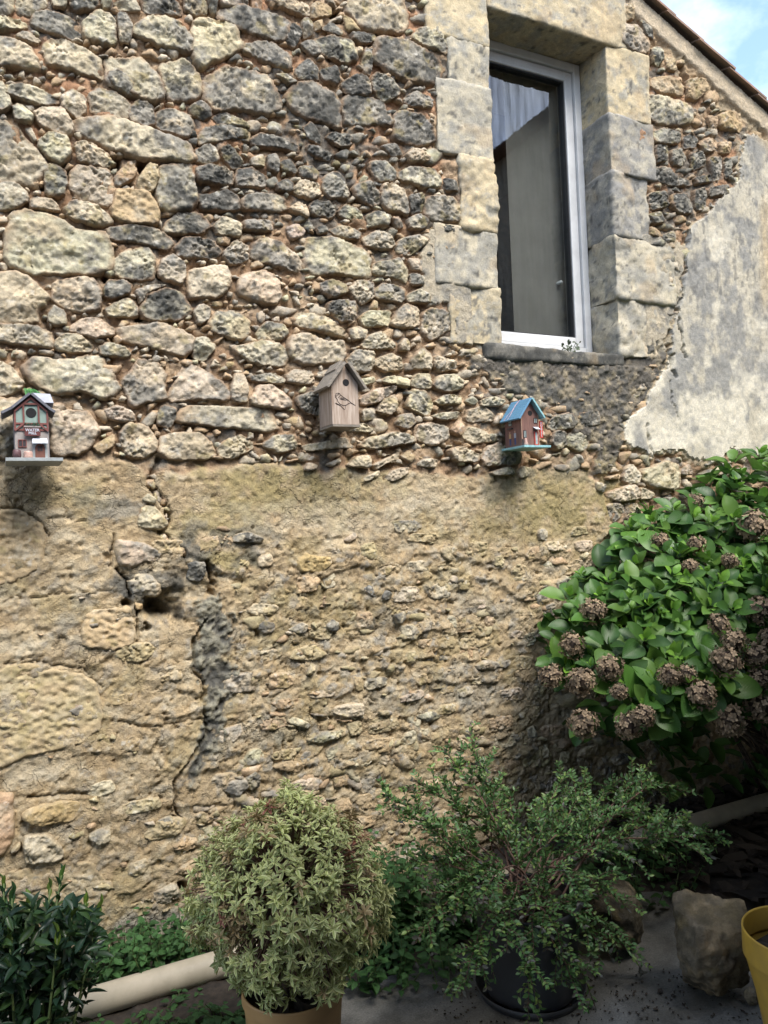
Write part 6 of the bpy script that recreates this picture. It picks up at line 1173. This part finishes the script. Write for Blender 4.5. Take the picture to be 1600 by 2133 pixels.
# ------------------------------------------------------------------ arching small-leaved shrub in the black pot
def lonicera():
    r = np.random.default_rng(41); g = on_z(1105, 2058); c0 = np.array((g[0], g[1], 0.0)); k = np.linalg.norm(g - CAM) / F_PX; R, Hp = 92 * k, 0.30
    t = thing('potted_shrub', 'sprawling dark green shrub with arching small leaved twigs in a black pot', 'potted plant', tuple(c0)); pot('', '', '', (0, 0, 0), R, Hp, M_BLKP, taper=0.86, saucer=True, thing_=t)
    top = c0 + np.array((0, 0, Hp)); yb = c0[1]
    ends = [(1505, 1762, .0), (1460, 1755, .1), (1490, 1790, -.1), (1345, 1612, .15), (1420, 1655, .1), (1290, 1625, .2), (1240, 1615, .25), (1170, 1612, .25), (985, 1530, .35), (1000, 1600, .3), (915, 1570, .3), (925, 1640, .2), (860, 1620, .2), (800, 1655, .2), (820, 1690, .1), (880, 1720, .0), (1060, 1650, .2), (1120, 1690, .15), (1380, 1700, .1), (1310, 1890, -.15), (1330, 1800, -.1), (1400, 1780, .0), (900, 1860, -.1), (940, 1930, -.15), (1000, 2010, -.2), (960, 2090, -.2), (1095, 2085, -.25), (1110, 2010, -.24), (1050, 1990, -.24), (1180, 1985, -.24), (1250, 1960, -.2), (1290, 2000, -.2), (1340, 2040, -.15), (1250, 2090, -.2), (1200, 2060, -.22), (930, 1790, .0), (1040, 1740, .1), (1190, 1740, .05), (1260, 1720, .1), (1000, 1690, .15), (1220, 1860, -.2), (1120, 1880, -.2), (1020, 1880, -.2), (870, 1960, -.1), (850, 1780, .05), (1180, 1660, .2)]
    Ps, Ds, Us, Ls, Ws, Cs = [], [], [], [], [], []; tw = MB()
    def leafy(P, dense, sc=1.0, purple=False):
        seg = np.linalg.norm(np.diff(P, axis=0), axis=1); L = seg.sum(); n = max(2, int(L / (0.0105 / dense))); cum = np.r_[0, np.cumsum(seg)]
        for j in range(n):
            s = (j + 0.5) / n * L; p = np.array([np.interp(s, cum, P[:, i]) for i in range(3)]); q = np.array([np.interp(min(s + 0.004, L), cum, P[:, i]) for i in range(3)]); tg = unit(q - np.array([np.interp(max(s - 0.004, 0), cum, P[:, i]) for i in range(3)]))
            sd = unit(np.cross(tg, (0, 0, 1.0)) + r.normal(0, 0.25, 3)); up = np.cross(sd, tg); up = up if up[2] > 0 else -up
            for sg in (-1, 1):
                D = tg * 0.55 + sg * sd * 0.8 + up * r.uniform(0.1, 0.5); ln = r.uniform(0.015, 0.024) * sc; c = np.array((0.075, 0.15, 0.048)) * r.uniform(0.65, 1.7)
                if purple and j > n * 0.8: c = np.array((0.085, 0.085, 0.07)) * r.uniform(0.7, 1.4)
                elif r.random() < (0.10 + 0.25 * (j > n * 0.6)): c = np.array((0.17, 0.26, 0.07)) * r.uniform(0.8, 1.3)
                Ps.append(p); Ds.append(D); Us.append(up * 0.8 + r.normal(0, 0.35, 3)); Ls.append(ln); Ws.append(ln * r.uniform(0.44, 0.56)); Cs.append(c)
    nb = 0
    for (x, y, dy) in ends:
        e = at(x, y, yb + dy); b = top + np.array((r.uniform(-R, R) * 0.5, r.uniform(-R, R) * 0.5, -0.02)); d = np.linalg.norm(e - b)
        lift = 0.10 + 0.22 * d if e[2] < top[2] + 0.15 else 0.12 * d
        mid = b * 0.42 + e * 0.58 + np.array((0, 0, lift)); P = bez(b, mid, e, 14) + np.cumsum(r.normal(0, 0.003, (14, 3)), 0)
        m = MB(); m.tube(P - c0, np.linspace(0.0045, 0.0012, 14), 6); m.build('branch', M_TWIG, t, smooth=True); nb += 1
        leafy(P[8:], 0.8, 1.1, True)
        ntw = int(5 + d * 24)
        for j in range(ntw):
            s = r.uniform(0.2, 0.97) ** 0.8; i = s * 13; i0 = int(i); p = P[i0] * (1 - i + i0) + P[min(i0 + 1, 13)] * (i - i0); tg = unit(P[min(i0 + 1, 13)] - P[max(i0 - 1, 0)])
            dr = unit(tg * 0.8 + unit(np.cross(tg, r.normal(size=3))) * 0.8 + np.array((0, -0.12, 0.30))); ln = r.uniform(0.05, 0.15) * (1.15 - 0.5 * s)
            q = bez(p, p + dr * ln * 0.5 + np.array((0, 0, 0.01)), p + dr * ln + np.array((0, 0, -0.012)), 5); tw.tube(q - c0, (0.0015, 0.0013, 0.0011, 0.0009, 0.0006), 4, False); leafy(q, 0.95, 0.95, r.random() < 0.3)
    tag(tw.build('twigs', M_TWIG, t), kind='stuff')
    print('lonicera leaves', len(Ps))
    tag(join_leaves('foliage', leaf_tpl(3, 0.45, 0.9, 0.2, 0.1), np.array(Ps) - c0, Ds, Us, Ls, Ws, Cs, mat_leaf('small_glossy_leaf', 0.38, 0.18, var=0.0), t), kind='stuff')
lonicera()

# ------------------------------------------------------------------ dark evergreen shrub at the lower left
def laurel():
    r = np.random.default_rng(51); g = on_z(40, 2420); c0 = np.array((g[0], g[1], 0.0)); yb = c0[1]
    t = thing('evergreen_shrub', 'dark glossy evergreen shrub with upright narrow leaves in the lower left corner', 'shrub', tuple(c0)); m_leaf = mat_leaf('evergreen_leaf', 0.32, 0.15, var=0.28)
    tp = [leaf_tpl(6, 0.45, 0.85, 0.30, 0.12), leaf_tpl(6, 0.5, 0.85, 0.42, 0.02), leaf_tpl(6, 0.42, 0.9, 0.2, 0.25)]; cols = [(0.028, 0.068, 0.028), (0.036, 0.085, 0.030), (0.050, 0.105, 0.028), (0.032, 0.072, 0.040), (0.10, 0.16, 0.03)]
    vs_ = leaf_variants('leaf', tp, cols, m_leaf, 0.36); L_ = []
    tops = [(128, 1822), (105, 1850), (25, 1868), (60, 1880), (8, 1838), (178, 1880), (206, 1893), (150, 1905), (95, 1900), (40, 1920), (195, 1945), (170, 1970), (120, 1950), (75, 1960), (20, 1960), (205, 2000), (140, 2010), (100, 2020), (50, 2020), (5, 2010), (120, 2080), (70, 2075), (25, 2075), (90, 2125), (45, 2120), (5, 2110), (-30, 1880), (-40, 1980), (-40, 2080), (-70, 1930), (30, 2180)]
    for k, (x, y) in enumerate(tops):
        dy = r.uniform(-0.14, 0.16) + (0.10 if y < 1950 else 0); e = at(x, y, yb + dy + 0.12); b = c0 + np.array((r.uniform(-0.06, 0.06), r.uniform(-0.05, 0.05), 0)); mid = b * 0.5 + e * 0.5 + np.array((0, 0, -0.02)); P = bez(b, mid, e, 10)
        m = MB(); m.tube(P - c0, np.linspace(0.007, 0.002, 10), 6); m.build('stem', M_GSTEM, t, smooth=True)
        tg = unit(P[-1] - P[-3] + np.array((0, 0, 0.05)))
        for j in range(18):
            s = 1 - j * 0.035; p = P[-1] * 1.0 - tg * j * 0.0125; a = j * 2.39996 + r.normal(0, 0.3); s0 = unit(np.cross(tg, (0.3, 1, 0.2))); s1 = np.cross(tg, s0); sd = s0 * math.cos(a) + s1 * math.sin(a); inc = math.radians(14 + 4.2 * j + r.normal(0, 9))
            D = tg * math.cos(inc) + sd * math.sin(inc); U = tg * math.sin(inc) - sd * math.cos(inc); L_.append((p, D, U, r.uniform(0.042, 0.062) * (0.72 + 0.018 * j), 4 if j < 3 and r.random() < 0.6 else r.integers(0, 4), y, j))
    L_.sort(key=lambda l: l[6])
    for l in L_[:300]: put_leaf(vs_[l[4]], l[0] - c0, l[1], l[2], l[3], t)
    rest = L_[300:]
    for k in range(1300):
        x, y = r.uniform(-60, 200), r.uniform(1890, 2190)
        if x > 195 - max(0, y - 2020) * 1.1: continue
        p = at(x, y, yb + r.uniform(0.0, 0.36)); rest.append((p, r.normal(size=3) + np.array((0, -.3, .5)), np.array((0, -.5, 1.0)) + r.normal(0, .4, 3), r.uniform(0.04, 0.062), r.integers(0, 4), y, 20))
    o = join_leaves('inner_leaves', tp[0], [l[0] - c0 for l in rest], [l[1] for l in rest], [l[2] for l in rest], [l[3] for l in rest], [l[3] * 0.36 for l in rest], [np.array(cols[l[4]]) * r.uniform(0.7, 1.2) for l in rest], m_leaf, t); tag(o, kind='stuff')
laurel()

# ------------------------------------------------------------------ weeds at the foot of the wall
def weeds(name, label, spots, seed):
    r = np.random.default_rng(seed); Ps, Ds, Us, Ls, Ws, Cs = [], [], [], [], [], []; st = MB()
    for (x, y, z0, h) in spots:
        b = np.array((x, y, z0)); e = b + np.array((r.normal(0, 0.03), r.normal(-0.02, 0.03), h)); st.tube([b, (b + e) / 2 + r.normal(0, 0.006, 3), e], (0.002, 0.0018, 0.0012), 4, False); n = max(2, int(h / 0.028)); a0 = r.uniform(0, 6)
        for j in range(n + 1):
            s = (j + 0.3) / (n + 0.3); p = b + (e - b) * s
            for q in range(2):
                a = a0 + j * 1.57 + q * math.pi + r.normal(0, 0.2); L = r.uniform(0.026, 0.042) * (1.0 - 0.35 * (s > 0.9)); D = np.array((math.cos(a), math.sin(a), r.uniform(-0.25, 0.35))); Ps.append(p + D * 0.008); Ds.append(D); Us.append(np.array((0, -0.25, 1.0)) + r.normal(0, 0.2, 3)); Ls.append(L); Ws.append(L * 0.66); Cs.append(np.array((0.055, 0.135, 0.040)) * r.uniform(0.65, 1.3))
    V, Q, UV = leaf_tpl(5, 0.36, 0.8, 0.2, 0.25)
    o = join_leaves(name, (V, Q, UV), Ps, Ds, Us, Ls, Ws, Cs, mat_leaf('weed_leaf_' + str(seed), 0.55, 0.28, veins=0.3, var=0.0), None)
    me = st.build('tmp', M_GSTEM).data                                       # stems join the same clump
    bm = bmesh.new(); bm.from_mesh(o.data); nf = len(bm.faces); bm.from_mesh(me); bm.faces.ensure_lookup_table()
    o.data.materials.append(M_GSTEM)
    for f in bm.faces[nf:]: f.material_index = 1
    bm.to_mesh(o.data); bm.free(); bpy.data.objects.remove(bpy.data.objects['tmp'])
    tag(o, label, 'weeds', kind='stuff')
def spots_px(n, x0, x1, y0, y1, ymin, ymax, h0, h1, seed):
    r = np.random.default_rng(seed); out = []
    while len(out) < n:
        p = on_z(r.uniform(x0, x1), r.uniform(y0, y1), 0.03)
        if ymin < p[1] < ymax: out.append((p[0], p[1], 0.02, r.uniform(h0, h1)))
    return out
weeds('weed_patch', 'low green broad leaved weeds round the pipe beside the ochre pot', spots_px(95, 170, 520, 1940, 2100, -0.29, -0.08, 0.08, 0.19, 61) + spots_px(70, 200, 540, 2050, 2230, -0.72, -0.42, 0.02, 0.07, 65), 61)
weeds('weed_patch', 'tall dark green weeds between the ochre pot and the black pot', spots_px(120, 700, 1010, 1900, 2020, -0.55, -0.04, 0.12, 0.34, 62) + spots_px(40, 700, 940, 1960, 2060, -0.8, -0.3, 0.06, 0.16, 63), 62)
weeds('weed_patch', 'shaded weeds behind the black pot and the boulders', spots_px(120, 1060, 1440, 1780, 1980, -0.75, -0.06, 0.05, 0.20, 64), 64)

def sill_plant():
    p = at(1190, 722, 0.10); b = np.array((p[0], 0.10, ZB + 0.001)); t = thing('sill_plant', 'tiny self sown green plant growing on the window sill', 'plant', tuple(b)); r = np.random.default_rng(71); m = MB(); Ps, Ds, Us, Ls, Ws, Cs = [], [], [], [], [], []
    for k in range(9):
        e = np.array((r.uniform(-0.05, 0.06), r.uniform(-0.03, 0.03), r.uniform(0.03, 0.075))); m.tube([np.array((r.uniform(-0.012, 0.012), 0, 0)), e * 0.5 + np.array((0, 0, 0.008)), e], (0.0016, 0.0014, 0.001), 5, False)
        for j in range(4):
            Ps.append(e * (0.55 + 0.15 * j)); Ds.append(r.normal(size=3) + np.array((0, 0, 0.6))); Us.append(np.array((0, -1, 0.5))); L = r.uniform(0.012, 0.026); Ls.append(L); Ws.append(L * 0.6); Cs.append(np.array((0.07, 0.10, 0.06)) * r.uniform(0.7, 1.4))
    m.build('stem', M_GSTEM, t); tag(join_leaves('foliage', leaf_tpl(4, 0.5, 0.8, 0.2, 0.1), Ps, Ds, Us, Ls, Ws, Cs, mat_leaf('sill_leaf', 0.5, 0.2, var=0.0), t), kind='stuff')
sill_plant()
